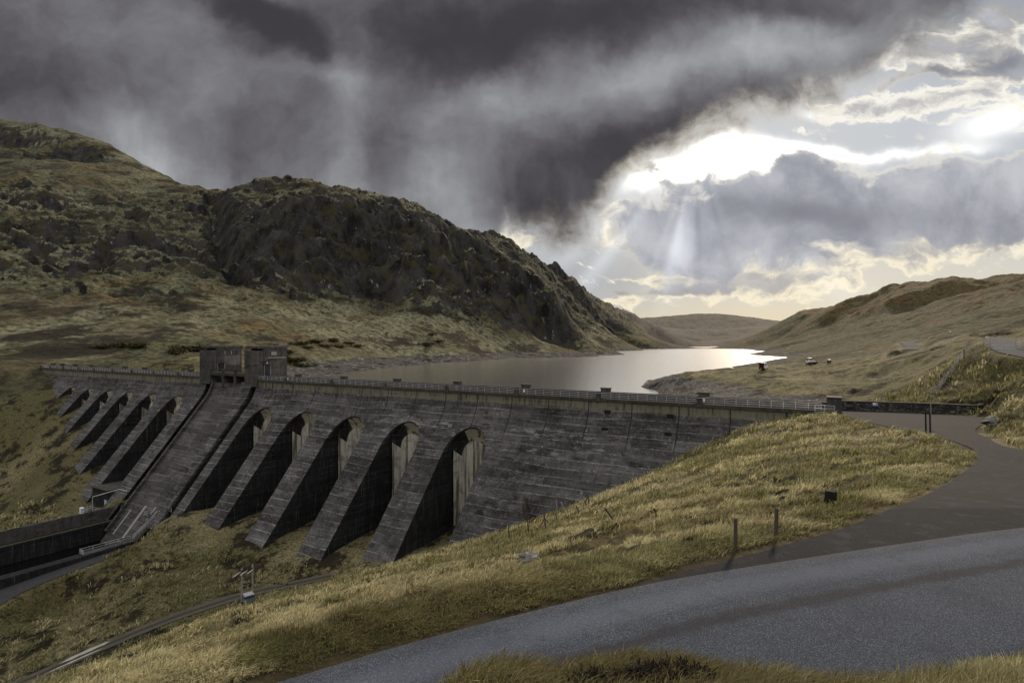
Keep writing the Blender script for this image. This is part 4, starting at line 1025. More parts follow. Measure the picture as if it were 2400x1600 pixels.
for a, b in ((153.2, 157.7), (158.9, 163.8), (165.0, 170.7)):
    m = MB(); m.box(((a+b)/2, .12, 2.86), (b-a, .07, .09)); m.box(((a+b)/2, .12, 1.95), (b-a, .07, .09))
    n_ = int((b-a)/.3)
    for i in range(n_+1): m.box((a+(b-a)*i/n_, .12, 2.4), (.07, .05, .9))
    m.build('railing', MAT['cope'], br)
for s_ in (158.3, 164.4): MB().cham((s_, .1, 2.4), (.9, .45, 1.3), .04).build('bridge_post', MAT['cope'], br)

# ------------------------------------------------------------------ crest railings
ORD = ['first', 'second', 'third', 'fourth', 'fifth', 'sixth', 'seventh', 'eighth', 'ninth', 'tenth']
def rail_panel(a, b, lab, grp, name='guard_rail', sp=1.95):
    t = empty(name, tuple(W((a+b)/2, -.12, .14)), ROT); tag(t, lab, 'railing', grp)
    L = (b-a)/2; n_ = max(2, int(round((b-a)/sp)))
    for i in range(n_+1):
        x_ = -L+2*L*i/n_
        MB().tube((x_, 0, 0), (x_, 0, 1.12), .042, n=6).build('post', MAT['rail'], t)
    for hh in (.38, .75, 1.12): MB().tube((-L, 0, hh), (L, 0, hh), .036, n=6).build('rail', MAT['rail'], t)
    return t
edges_r = [-.6]+PR+[147.0]
for i in range(len(edges_r)-1):
    a, b = edges_r[i]+(.55 if i else 0), edges_r[i+1]-(.55 if i < len(edges_r)-2 else .05)
    rail_panel(a, b, f'{ORD[i]} steel crest railing panel from the concrete end pillar' if i < 7 else 'steel crest railing panel touching the right hand gate tower', 'crest railing panels right of the towers')
edges_l = [176.6]+PL
for i in range(len(edges_l)-1):
    a, b = edges_l[i]+(.55 if i else .05), edges_l[i+1]-.55
    rail_panel(a, b, f'{ORD[i]} steel crest railing panel left of the gate towers', 'crest railing panels left of the towers')
# notices on the crest railing
for s_ in (57.0, 19.4, 134.9):
    o = MB().cham((0, 0, 0), (.42, .04, .55), .01).build('notice_plate', MAT['white'])
    o.location = tuple(W(s_-1.2, -.02, .85)); o.rotation_euler = (0, 0, ROT)
    tag(o, {57.0: 'small white notice on the crest railing in front of the bright water', 19.4: 'small white notice on the crest railing nearest the loch side stones', 134.9: 'small white notice on the crest railing near the right gate tower'}[s_], 'notice', 'notices on the crest railing')
# end pillar
t = empty('end_pillar', tuple(W(-2.4, -1.6, 0)), ROT); tag(t, 'square concrete pillar where the crest railing meets the stone wall', 'pillar')
MB().cham((0, -.6, .55), (2.1, 3.2, 3.2), .05).build('shaft', MAT['tower'], t); MB().cham((0, -.6, 2.24), (2.3, 3.4, .2), .04).build('cap', MAT['cope'], t)
# dam end gate
t = empty('crest_gate', tuple(W(-1.0, .05, -.1)), ROT); tag(t, 'low barred steel gate at the end of the crest walk', 'gate')
for x_ in (-1.5, -.1, 1.3): MB().tube((x_, .3, -.3), (x_, .3, 1.15), .05, n=6).build('post', MAT['rail'], t)
for hh in (.0, .6, 1.12): MB().tube((-1.5, .3, hh), (1.3, .3, hh), .035, n=6).build('rail', MAT['rail'], t)
m = MB()
for i in range(9): m.tube((-1.5+i*.175, .3, 0), (-1.5+i*.175, .3, 1.1), .018, n=5)
m.build('gate_bars', MAT['rail'], t)

# ------------------------------------------------------------------ stilling basin
sb = empty('stilling_basin', tuple(DR), ROT); tag(sb, 'long concrete walled stilling basin of black water at the foot of the chute', 'basin')
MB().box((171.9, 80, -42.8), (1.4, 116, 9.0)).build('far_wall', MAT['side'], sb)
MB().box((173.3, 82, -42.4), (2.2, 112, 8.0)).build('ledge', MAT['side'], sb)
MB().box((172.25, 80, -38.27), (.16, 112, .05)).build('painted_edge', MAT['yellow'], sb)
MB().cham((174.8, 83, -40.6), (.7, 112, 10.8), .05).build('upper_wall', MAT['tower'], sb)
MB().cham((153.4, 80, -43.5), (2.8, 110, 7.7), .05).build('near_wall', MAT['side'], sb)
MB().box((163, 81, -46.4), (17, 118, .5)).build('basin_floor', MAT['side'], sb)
def rails(pts, hts, r, par, mat, closed=False, name='handrail'):
    m = MB()
    for a, b in zip(pts[:-1], pts[1:]):
        for h_ in hts: m.tube((a[0], a[1], a[2]+h_), (b[0], b[1], b[2]+h_), r, n=6)
    m.build(name, mat, par)
    for p in pts: MB().tube(p, (p[0], p[1], p[2]+max(hts)), r*1.15, n=6).build('post', mat, par)
t = empty('basin_walkway', tuple(DR), ROT); tag(t, 'grey walkway with handrails on the near side of the stilling basin', 'walkway')
MB().box((153.4, 37.2, -39.5), (2.6, 11.4, .25)).build('walkway_slab', MAT['tower'], t)
rails([(154.6, 31.5+i*2.8, -39.58) for i in range(5)], (.55, 1.1), .05, t, MAT['rail'])
rails([(154.6, 42.7, -39.58), (152.6, 42.7, -39.58)], (.3, .6, .9, 1.2), .05, t, MAT['rail'], name='end_panel')
t = empty('chute_stair', tuple(DR), ROT); tag(t, 'steel stair with handrails climbing beside the foot of the chute', 'stair')
st = MB()
for i in range(14): st.box((152.6, 31.2-i*.42, -39.3+i*.33), (1.6, .45, .1))
st.build('steps', MAT['cope'], t)
rails([(153.5, 31.4-i*1.45, -39.4+i*1.15) for i in range(5)], (.55, 1.1), .05, t, MAT['rail'])
rails([(153.5, 25.6, -34.8), (152.0, 24.6, -34.3), (149.0, 24.2, -33.6)], (.55, 1.1), .05, t, MAT['rail'], name='upper_handrail')
MB().cham((155.4, 26.3, -34.9), (2.2, 2.2, .2), .03).build('platform', MAT['cope'], t)
rails([(154.5, 27.3, -34.8), (156.4, 27.3, -34.8), (156.4, 25.4, -34.8)], (.55, 1.1), .05, t, MAT['rail'], name='platform_rail')
vh = empty('valve_house', tuple(DR), ROT); tag(vh, 'dark concrete valve house with a pale blue door between two buttress feet', 'valve house')
MB().cham((185.3, 17.0, -36.0), (9.6, 16.5, 8.0), .06).build('wall', MAT['side'], vh); MB().cham((185.3, 17.0, -31.9), (9.75, 17.0, .3), .05).build('roof', MAT['cope'], vh)
d = MB().box((181.9, 25.3, -35.8), (1.25, .1, 2.2)).build('door', MAT['blue'], vh); MB().tube((181.5, 25.4, -35.8), (181.5, 25.4, -35.6), .04).build('handle', MAT['steel'], d)
MB().cham((180.2, 27.1, -37.1), (6.5, 3.4, .35), .04).build('landing', MAT['cope'], vh)
rails([(183.2, 28.7, -36.9), (181.4, 28.7, -36.9), (179.5, 28.7, -36.9), (177.4, 28.7, -36.9), (177.2, 26.0, -36.9)], (.55, 1.1), .045, vh, MAT['rail'])
s2 = MB()
for i in range(10): s2.box((183.0, 29.2+i*.33, -37.2-i*.2), (1.3, .36, .1))
s2.build('steps', MAT['cope'], vh)
for x_ in (182.4, 183.7): rails([(x_, 29.0, -37.0), (x_, 32.3, -39.0)], (.5, 1.05), .045, vh, MAT['rail'], name='stair_rail')
t = empty('pipe_frame', tuple(DR), ROT); tag(t, 'tall bent pale pipe frame in front of the valve house', 'pipe frame')
MB().path([(181.0, 29.0, -38.6), (181.0, 29.0, -32.8)], .11, 8).build('upright', MAT['rail'], t); MB().path([(181.0, 29.0, -32.8), (176.0, 24.2, -31.0), (174.0, 23.2, -31.6)], .10, 8).build('cross_pipe', MAT['rail'], t)
t = empty('control_cabinet', tuple(W(174.6, 34.2, -35.2)), ROT); tag(t, 'pale blue control cabinet on the upper basin wall', 'cabinet')
MB().cham((0, 0, .75), (1.2, .7, 1.5), .04).build('body', MAT['blue'], t); MB().cham((0, 0, 1.54), (1.35, .85, .1), .03).build('roof', MAT['white'], t); MB().box((0, .37, .75), (.9, .04, 1.2)).build('door', MAT['white'], t)

# ------------------------------------------------------------------ stone wall beside the dam end
wl = np.array([on_road(1921, 940), on_road(2060, 945), on_road(2160, 949), on_road(2245, 953)])
e = wl[-1]; wl = catmull(list(wl)+[e+np.array([1.6, .6, .2])], 8)
tn = np.gradient(wl, axis=0); tn[:, 2] = 0; tn /= np.linalg.norm(tn, axis=1)[:, None]; nn = np.stack([-tn[:, 1], tn[:, 0], 0*tn[:, 0]], 1)
t = empty('stone_wall', tuple(wl[0])); tag(t, 'dark dry stone wall with a flat coping behind the turning area', 'wall')
o0 = wl[0]
def ext(h0, h1, w0, w1):
    return np.stack([wl+nn*w0+[0, 0, h0]-o0, wl+nn*w1+[0, 0, h0]-o0, wl+nn*w1+[0, 0, h1]-o0, wl+nn*w0+[0, 0, h1]-o0, wl+nn*w0+[0, 0, h0]-o0], 1)
def endcaps(m, G):
    for i in (0, -1):
        b = len(m.v); m.add(G[i][:4], [(0, 1, 2, 3)])
    return m
G = ext(-1.2, 1.42, 0, .6); endcaps(MB().grid(G), G).build('wall', MAT['stone'], t)
G = ext(1.424, 1.58, -.06, .68); endcaps(MB().grid(G), G).build('coping', MAT['cope'], t)
# sign on the stone wall: white over blue with a red corner
p = on_road(2001, 943); 
i = int(np.argmin(np.linalg.norm(wl-p, axis=1))); a_ = math.atan2(tn[i, 1], tn[i, 0]); c_ = wl[i]-nn[i]*.07
t = empty('wall_sign', (c_[0], c_[1], c_[2]+1.05), a_); tag(t, 'small white sign with a blue lower band and red corner on the stone wall', 'sign')
MB().cham((0, 0, 0), (.72, .04, .60), .01).build('plate', MAT['white'], t); MB().box((0, -.03, -.18), (.7, .02, .24)).build('blue_band', MAT['signblue'], t); MB().box((.2, -.03, .14), (.26, .02, .2)).build('red_panel', MAT['signred'], t)

# ------------------------------------------------------------------ placing by sight line on the ground
def hit(px, py, d0, d1, n=260):
    """first point along the sight line through (px, py) that lies under the ground"""
    ds = np.exp(np.linspace(math.log(d0), math.log(d1), n)); r_ = ray(px, py)
    x = r_[0]*ds; y = ds; z = H+r_[2]*ds
    g = surface(x, y); k = np.nonzero(z < g)[0]
    i = k[0] if len(k) else n-1
    return np.array([x[i], y[i], g[i]])
MAT['peat'] = simple('peat_and_heather', (.012, .010, .007), 1.0, .6, 6)
# ---- wooden posts on the near slope
def wood_post(name, p, h, w, lean, lab, cat, grp=None, mat='wood', sq=True):
    m = MB(); N_ = 5; pts = []
    for i in range(N_+1):
        f = i/N_; k = w*(1-.12*f)*(1+random.uniform(-.05, .05)); c = Vector((lean[0]*f*h, lean[1]*f*h, f*h))
        pts.append([c+Vector((k*math.cos(a), k*math.sin(a), (random.uniform(-.03, .03) if i == N_ else 0))) for a in [2*math.pi*j/7+.3 for j in range(7)]])
    b = [q for r_ in pts for q in r_]
    fs = [(i*7+j, i*7+(j+1) % 7, (i+1)*7+(j+1) % 7, (i+1)*7+j) for i in range(N_) for j in range(7)]+[tuple(range(N_*7, N_*7+7))]
    m.add(b, fs); o = m.build(name, MAT[mat]); o.location = (p[0], p[1], p[2]-.15); tag(o, lab, cat, grp); return o
p = hit(1724, 1288, 12, 30); wood_post('fence_post', p, 1.0*p[1]/17+.1, .058, (0, 0), 'left of the two grey weathered posts standing in the verge grass', 'post', 'grey posts on the road verge')
p = hit(1818, 1260, 12, 30); wood_post('fence_post', p, .93*p[1]/17+.1, .062, (.03, .0), 'right of the two grey weathered posts standing in the verge grass', 'post', 'grey posts on the road verge')
p = hit(1944, 1178, 15, 45); wood_post('tree_stump', p, .62, .24, (.12, .05), 'short black stump standing alone in the grass above the side road bend', 'stump', None, 'peat')
for (bx, by, lean, hh, lab) in ((1444, 1222, (-.7, .1), .9, 'dark broken stake leaning left in the middle of the grass slope'), (1546, 1212, (-.5, 0), .6, 'short dark stake stub in the grass right of the broken stake')):
    p = hit(bx, by, 15, 90); wood_post('broken_stake', p, hh, .06, lean, lab, 'stake', 'stakes on the grass slope', 'darkwood')
# tall marker posts by the side road
for (bx, by, hpx, w, lab, mt_) in ((2170, 1018, 57, .085, 'shorter left one of the dark marker posts beside the side road', 'darkwood'), (2180, 1020, 54, .09, 'right one of the dark marker posts beside the side road', 'darkwood')):
    p = hit(bx, by, 25, 80); wood_post('marker_post', p, hpx*p[1]/F+.15, w, (-.02, 0), lab, 'marker post', 'posts beside the side road', mt_)
p = hit(2182, 1010, 25, 80); wood_post('pole', p, 92*p[1]/F, .05, (-.015, 0), 'tall thin pale pole behind the dark marker posts', 'pole', None, 'palewood')
# broken fence at the toe of the dam
FP = [(280, 860, 255, 730), (410, 940, 390, 730), (700, 820, 685, 690), (850, 750, 920, 590), (950, 745, 930, 540), (1040, 700, 960, 610), (1125, 660, 1100, 525), (1120, 530, 1105, 350), (1270, 590, 1180, 365), (1450, 515, 1405, 410), (1480, 430, 1575, 255), (1545, 445, 1540, 340), (1595, 415, 1580, 260), (150, 940, 148, 880)]
for i, (bx, by, tx, ty) in enumerate(FP):
    px, py = 1130+bx/6.357, 1120+by/6.357; p = hit(px, py, 40, 130)
    hh = (by-ty)/6.357*p[1]/F; lx = (tx-bx)/max(1, by-ty)
    d_ = 'leaning sharply right' if lx > .3 else 'leaning sharply left' if lx < -.3 else 'leaning slightly left' if lx < -.12 else 'nearly upright'
    sz = 'tall' if hh > 1.8 else 'short' if hh < .9 else 'medium'
    wood_post('fence_post', p, hh+.15, .075, (lx, random.uniform(-.1, .1)), f'{sz} old fence post, {d_}, {["leftmost","second","third","fourth","fifth","sixth","seventh","eighth","ninth","tenth","eleventh","twelfth","thirteenth","last"][(13 if i<0 else [1,2,3,4,5,6,7,8,9,10,11,12,13,0][i])]} from the left along the dam toe', 'post', 'old fence posts along the toe of the dam', 'wood' if i not in (7, 8) else 'palewood')
# rock on the slope, dark rocks in the bank
def boulder(name, p, r, sq, mat, lab, seed):
    bm = bmesh.new(); bmesh.ops.create_icosphere(bm, subdivisions=4, radius=1)
    V = np.array([v.co[:] for v in bm.verts]); k = 1+.55*fbm(V[:, 0]*1.3+seed, V[:, 1]*1.3+V[:, 2]*1.7, 4, .5, seed)
    for v, kk in zip(bm.verts, k): v.co = Vector((v.co.x*r*sq[0]*kk, v.co.y*r*sq[1]*kk, v.co.z*r*sq[2]*kk))
    me = bpy.data.meshes.new(name); bm.to_mesh(me); bm.free(); me.materials.append(MAT[mat])
    o = bpy.data.objects.new(name, me); COL.objects.link(o); o.location = (p[0], p[1], p[2]+r*sq[2]*.25); tag(o, lab, 'rock'); return o
boulder('boulder', hit(1246, 1316, 14, 60), .36, (1.3, 1, .75), 'rock', 'pale lichened boulder alone in the grass below the dam toe', 3)
boulder('boulder', hit(2190, 965+20, 60, 100) if False else hit(2330, 992, 50, 95), .9, (1.4, 1, .6), 'rock', 'grey rock showing through the bank right of the stone wall', 8)
boulder('boulder', hit(298, 1552, 20, 110), .55, (1.4, 1.1, .75), 'peat', 'dark peaty hump in the grass beside the valley track', 5)

# ------------------------------------------------------------------ twin pole transformer
p1 = hit(567, 1436, 85, 116); p1[2] = gz(p1[0], p1[1]); dep = p1[1]
p2 = atd(592, 1427, dep+1.1); p2[2] = gz(p2[0], p2[1])
HT = 104*dep/F
t = empty('power_pole', tuple(p1)); tag(t, 'twin wooden power pole with a grey transformer box in the valley', 'power pole')
a_ = math.atan2(p2[1]-p1[1], p2[0]-p1[0]); t.rotation_euler = (0, 0, a_); L2_ = float(np.hypot(p2[0]-p1[0], p2[1]-p1[1])); dz = p2[2]-p1[2]
MB().tube((0, 0, -.6), (0, 0, HT), .2, .16, 10).build('pole', MAT['palewood'], t); MB().tube((L2_, 0, dz-.6), (L2_, 0, HT+.25), .2, .16, 10).build('pole', MAT['palewood'], t)
MB().box((L2_/2, .16, HT-.35), (L2_+.9, .12, .2)).box((L2_/2, -.16, HT-.35), (L2_+.9, .12, .2)).build('crossarm', MAT['darkwood'], t)
MB().box((L2_/2, .12, HT*.63), (L2_+.5, .1, .15)).build('crossarm', MAT['darkwood'], t)
MB().box((L2_/2, -.2, HT*.245), (L2_+.3, .14, .16)).build('platform_beam', MAT['darkwood'], t)
bx = MB().cham((L2_/2, -.75, HT*.34), (1.45, 1.3, 1.35), .05).build('transformer', MAT['greybox'], t)
MB().cham((L2_/2, -.75, HT*.34+.72), (1.55, 1.4, .08), .02).build('lid', MAT['rail'], bx)
f = MB()
for i in range(6): f.box((L2_/2-.6+i*.24, -1.47, HT*.34-.1), (.05, .16, 1.0))
f.build('cooling_fin', MAT['greybox'], bx); MB().box((L2_/2-.15, -1.5, HT*.34+.45), (1.7, .18, .14)).build('bracket', MAT['black'], bx)
for i in range(3):
    MB().tube((L2_/2-.4+i*.4, -.75, HT*.34+.75), (L2_/2-.4+i*.4, -.75, HT*.34+1.1), .07, .04, 8).build('bushing', MAT['ceramic'], bx)
for i, xx in enumerate((-.25, L2_/2, L2_+.25)):
    m = MB(); ax = Vector((-.86, -.45, -.25)).normalized(); b0 = Vector((xx, -.2, HT-.35))
    for k in range(4): c0 = b0+ax*(.55+k*.27); m.tube(c0, c0+ax*.12, .085, .04, 8)
    m.tube(b0, b0+ax*1.6, .03, n=5); m.build('insulator', MAT['ceramic'], t)
    MB().path([b0+ax*1.6, b0+Vector((-14, -9, -1.2)), b0+Vector((-34, -22, -.4))], .012, 4).build('wire', MAT['black'], t)
for xx in (.35, L2_-.45):
    MB().tube((xx, .0, HT*.63-.55), (xx+.15, -.2, HT*.63-.2), .17, .2, 9).build('cutout', MAT['black'], t)
MB().tube((L2_+.25, 0, dz-.3), (L2_+.25, 0, HT*.33), .08, n=8).build('cable_duct', MAT['black'], t)
for k, (dx, dy) in enumerate(((9, 4.5), (10.5, 3.0))):
    a0 = Vector((L2_, .1, HT*.63)); b0 = Vector((dx, dy, 1.0)); w_ = MB().tube(a0, b0, .012, n=4).build('stay_wire', MAT['black'], t)
    for q in (.62, .75): c0 = a0.lerp(b0, q); MB().tube(c0+Vector((0, 0, -.12)), c0+Vector((0, 0, .12)), .13, n=8).build('wire_marker', MAT['black'], t)

# ------------------------------------------------------------------ puddles in the track ruts
for nm, i0, i1, j, w_, lab in (('puddle', 17, 25, 1.6, .55, 'wide bright puddle in the far wheel rut of the track'), ('puddle', 15, 24, 4.4, .26, 'narrow bright puddle in the near wheel rut of the track')):
    rows = []
    for i in range(i0, i1+1):
        f = (i-i0)/(i1-i0); k = w_*math.sin(math.pi*min(1, max(0, f)))**.45*(1+.3*math.sin(i*2.7)); a = track_grid[i, 0]; b = track_grid[i, -1]; c = a+(b-a)*(j/6); d = (b-a)/np.linalg.norm(b-a)
        rows.append([c-d*k, c+d*k])
    R_ = np.array(rows); R_[:, :, 2] += .06
    o = MB().grid(R_).build(nm, MAT['puddle']); 
    if o.data.polygons[0].normal.z < 0: o.data.flip_normals()
    tag(o, lab, 'puddle', 'puddles in the wheel ruts')

# ------------------------------------------------------------------ fences and cattle grid on the right bank
def poly_pts(P, n):
    P = np.array(P); d = np.concatenate([[0], np.cumsum(np.linalg.norm(np.diff(P[:, :2], axis=0), axis=1))])
    q = np.linspace(0, d[-1], n); return np.stack([np.interp(q, d, P[:, k]) for k in range(3)], 1)
fl = poly_pts([atd(*a) for a in ((2189, 930, 101), (2206, 905, 103), (2221, 881, 105), (2250, 843, 109), (2258, 836, 109))], 14)
fl[:, 2] = surface(fl[:, 0], fl[:, 1])
t = empty('wire_fence', tuple(fl[0])); tag(t, 'wire fence on pale wooden posts climbing the bank behind the stone wall', 'fence')
for i, p in enumerate(fl):
    o = p-fl[0]; MB().tube((o[0], o[1], o[2]-.3), (o[0]+random.uniform(-.06, .06), o[1], o[2]+1.35+random.uniform(-.1, .15)), .075, .065, 7).build('post', MAT['palewood'], t)
m = MB()
for h_ in (.25, .5, .75, 1.0, 1.2):
    for a, b in zip(fl[:-1], fl[1:]): m.tube(a-fl[0]+[0, 0, h_], b-fl[0]+[0, 0, h_], .014, n=4)
m.build('wire', MAT['rail'], t)
rl = poly_pts([atd(2259, 836, 109), atd(2280, 830, 108), atd(2301, 824, 107), atd(2321, 818.5, 106)], 5); rl[:, 2] = surface(rl[:, 0], rl[:, 1])
t = empty('rail_fence', tuple(rl[0])); tag(t, 'pale wooden rail fence running up to the cattle grid gate', 'fence')
for i, p in enumerate(rl):
    o = p-rl[0]; MB().tube((o[0], o[1], o[2]-.3), (o[0], o[1], o[2]+1.45), .09, .08, 7).build('post', MAT['darkwood'] if i == 0 else MAT['palewood'], t)
for h_ in (.45, .8, 1.1, 1.38):
    m = MB()
    for a, b in zip(rl[:-1], rl[1:]): m.tube(a-rl[0]+[0, 0, h_], b-rl[0]+[0, 0, h_], .05, n=5)
    m.build('rail', MAT['palewood'], t)
g0 = rl[-1]; g1 = atd(2384, 822, 104); g1[2] = gz(g1[0], g1[1])
dv = g1-g0; ga = math.atan2(dv[1], dv[0]); gl_ = float(np.hypot(dv[0], dv[1])); gz_ = g1[2]-g0[2]
t = empty('cattle_grid_gate', tuple(g0+np.array([0, 0, .05])), ga); tag(t, 'grey steel cattle grid gate across the road on the right bank', 'gate')
MB().tube((0, 0, -.3), (0, 0, 2.1), .08, n=8).build('post', MAT['rail'], t); MB().tube((.35, 0, -.3), (.35, 0, 1.9), .05, n=8).build('post', MAT['rail'], t)
m = MB()
for h_ in (.2, .65): m.tube((0, .2, h_), (gl_, .2, h_+gz_), .045, n=6)
for k in range(1, 4): m.tube((gl_*k/4, .2, gz_*k/4-.1), (gl_*k/4, .2, gz_*k/4+.65), .04, n=6)
m.build('low_barrier', MAT['rail'], t)
m = MB(); m.tube((gl_-.2, 0, gz_-.3), (gl_-.2, 0, gz_+1.9), .07, n=8)
for k in range(7): m.tube((gl_-.2, 0, gz_+.2+k*.26), (gl_+.35, -1.8, gz_+.2+k*.24), .04, n=6)
m.tube((gl_+.35, -1.8, gz_+.1), (gl_+.35, -1.8, gz_+1.75), .05, n=6); m.build('open_leaf', MAT['rail'], t)
m = MB()
for k in range(9): m.tube((.3, -.8+k*.22, .02), (gl_-.2, -.8+k*.22, gz_+.02), .05, n=6)
m.build('grid_bars', MAT['steel'], t)
p = atd(2312, 807, 112); p[2] = gz(p[0], p[1])
t = empty('road_sign', tuple(p)); tag(t, 'small square white sign on a thin post beside the cattle grid', 'sign'); zt = H-( -12)/F*p[1]*0 + 11.5*0
hs = (800-790)/F*p[1]+H-p[2]
MB().tube((0, 0, -.3), (0, 0, hs), .04, n=6).build('post', MAT['rail'], t); MB().cham((0, -.05, hs), (.5, .04, .42), .01).build('plate', MAT['white'], t); MB().box((0, -.075, hs), (.3, .01, .16)).build('sign_panel', MAT['greybox'], t)
p = atd(2332, 800, 118); p[2] = gz(p[0], p[1]); hs = (800-787)/F*p[1]+H-p[2]
t = empty('road_sign', tuple(p)); tag(t, 'grey backed triangular road sign above the cattle grid', 'sign')
MB().tube((0, 0, -.3), (0, 0, hs), .045, n=6).build('post', MAT['rail'], t); MB().prism([(-.36, -.3), (.36, -.3), (0, .36)], 'y', -.04, .0).build('plate', MAT['greybox'], t).location = (0, -.05, hs)

# ------------------------------------------------------------------ vehicles on the loch side
def wheels(par, xs, w, r):
    for x_ in xs:
        for sgn in (-1, 1):
            o = MB().tube((x_, sgn*(w/2-.2), r), (x_, sgn*(w/2), r), r, n=14).build('wheel', MAT['tyre'], par)
            MB().tube((x_, sgn*(w/2), r), (x_, sgn*(w/2+.015), r), r*.6, n=10).build('rim', MAT['steel'], o)
def car(name, p, rz, lab, cat, prof_, w, body, glass_top, wx, wr, inset=.12):
    """prof_: side outline (x, z) nose at +x; body narrows above the waist"""
    t = empty(name, tuple(p), rz); tag(t, lab, cat, 'vehicles parked by the loch')
    zs = [q[1] for q in prof_]; waist = glass_top[0]
    m = MB(); n_ = len(prof_)
    def yy(z): return w/2-(inset*max(0, (z-waist))/(max(zs)-waist) if z > waist else 0)
    vs = [(x_, -yy(z_), z_) for x_, z_ in prof_]+[(x_, yy(z_), z_) for x_, z_ in prof_]
    m.add(vs, [tuple(range(n_)), tuple(reversed(range(n_, 2*n_)))]+[(i, n_+i, n_+(i+1) % n_, (i+1) % n_) for i in range(n_)])
    bo = m.build('body', MAT[body], t); wheels(t, wx, w, wr); return t, yy
def gnd(px, py, d0, d1):
    return hit(px, py, d0, d1, 400)
# van with dark rear and red lights
p = gnd(1789, 866, 150, 420); sc_ = p[1]/262
van = [(-2.6, .45), (-2.65, 1.0), (-2.55, 2.5), (-2.3, 2.62), (1.0, 2.6), (1.5, 2.45), (2.0, 1.5), (2.65, 1.25), (2.75, .5), (2.7, .4), (-2.55, .38)]
t, yy = car('van', p+np.array([0, 0, .02]), math.radians(52), 'white van with a red and black back end parked on the loch shore', 'van', van, 2.1, 'white', (1.3, 2.3), (-1.7, 1.75), .38)
MB().cham((-2.66, 0, 1.5), (.12, 2.04, 2.1), .04).build('rear_panel', MAT['black'], t); MB().cham((-2.74, 0, 1.7), (.06, 1.35, 1.3), .03).build('rear_door', MAT['black'], t)
for s_ in (-1, 1): MB().cham((-2.75, s_*.86, 1.15), (.06, .3, 1.0), .02).build('tail_light', MAT['red'], t)
MB().box((1.0, -1.06, 1.85), (.9, .04, .55)).build('side_window', MAT['glass'], t); MB().box((1.0, 1.06, 1.85), (.9, .04, .55)).build('side_window', MAT['glass'], t)
MB().box((-.9, -1.06, 1.75), (1.3, .03, .7)).build('side_window', MAT['glass'], t); MB().box((-2.76, 0, .62), (.04, .55, .14)).build('number_plate', MAT['yellow'], t)
# white camper with a dark roof
p = gnd(1897, 851, 180, 460)
cp = [(-2.3, .4), (-2.4, .8), (-2.3, 1.3), (-2.15, 2.0), (1.2, 2.0), (1.7, 1.5), (2.3, 1.1), (2.4, .5), (2.3, .38), (-2.2, .36)]
t, yy = car('camper_van', p, math.radians(82), 'white camper van with a raised dark roof seen from behind', 'camper van', cp, 1.95, 'white', (1.2, 2.0), (-1.5, 1.5), .36)
MB().cham((-.5, 0, 2.3), (2.9, 1.75, .7), .15).build('roof_tent', MAT['navy'], t); MB().box((-2.3, 0, 1.55), (.05, 1.5, .5)).build('rear_window', MAT['glass'], t); MB().cham((-2.42, 0, .55), (.14, 1.9, .3), .04).build('bumper', MAT['black'], t)
for s_ in (-1, 1): MB().cham((-2.4, s_*.85, 1.05), (.05, .16, .4), .02).build('tail_light', MAT['red'], t); MB().box((.2, s_*.94, 1.6), (2.3, .04, .5)).build('side_window', MAT['glass'], t)
# two dark cars
hb = [(-2.1, .35), (-2.2, .75), (-1.95, 1.0), (-1.3, 1.42), (.2, 1.45), (1.0, 1.0), (2.0, .8), (2.2, .55), (2.15, .32), (-2.0, .3)]
for (px, py, rz, lab) in ((1905, 854, 188, 'low black car seen side on in front of the white camper van'), (1943, 849.5, 60, 'dark car at the far right of the parked vehicles')):
    p = gnd(px, py, 180, 460); t, yy = car('car', p, math.radians(rz), lab, 'car', hb, 1.78, 'black', (.95, 1.4), (-1.3, 1.35), .32, .3)
    for s_ in (-1, 1): MB().add([(-1.45, s_*.86, 1.0), (.75, s_*.86, 1.0), (.1, s_*.72, 1.36), (-1.1, s_*.72, 1.36)], [(0, 1, 2, 3)]).build('side_window', MAT['glass'], t); MB().cham((-2.14, s_*.68, .8), (.1, .3, .14), .02).build('tail_light', MAT['red'], t); MB().cham((2.1, s_*.62, .64), (.12, .34, .14), .02).build('headlight', MAT['white'], t)
    MB().add([(-1.9, -.68, 1.05), (-1.9, .68, 1.05), (-1.38, .58, 1.38), (-1.38, -.58, 1.38)], [(0, 1, 2, 3)]).build('rear_window', MAT['glass'], t)
# sheep on the hillside
p = hit(2227, 781, 150, 600); t = empty('sheep', tuple(p), .6); tag(t, 'lone white sheep on the hillside above the far road', 'sheep')
bm = bmesh.new(); bmesh.ops.create_icosphere(bm, subdivisions=3, radius=1)
for v in bm.verts: v.co = Vector((v.co.x*.62, v.co.y*.34, v.co.z*.36+.68))
me = bpy.data.meshes.new('body'); bm.to_mesh(me); bm.free(); me.materials.append(MAT['white']); b = bpy.data.objects.new('body', me); COL.objects.link(b); b.parent = t
MB().tube((.5, 0, .85), (.85, 0, 1.05), .16, .10, 8).build('head', MAT['white'], t)
for x_ in (-.38, .38):
    for y_ in (-.17, .17): MB().tube((x_, y_, 0), (x_, y_, .5), .05, .07, 6).build('leg', MAT['black'], t)

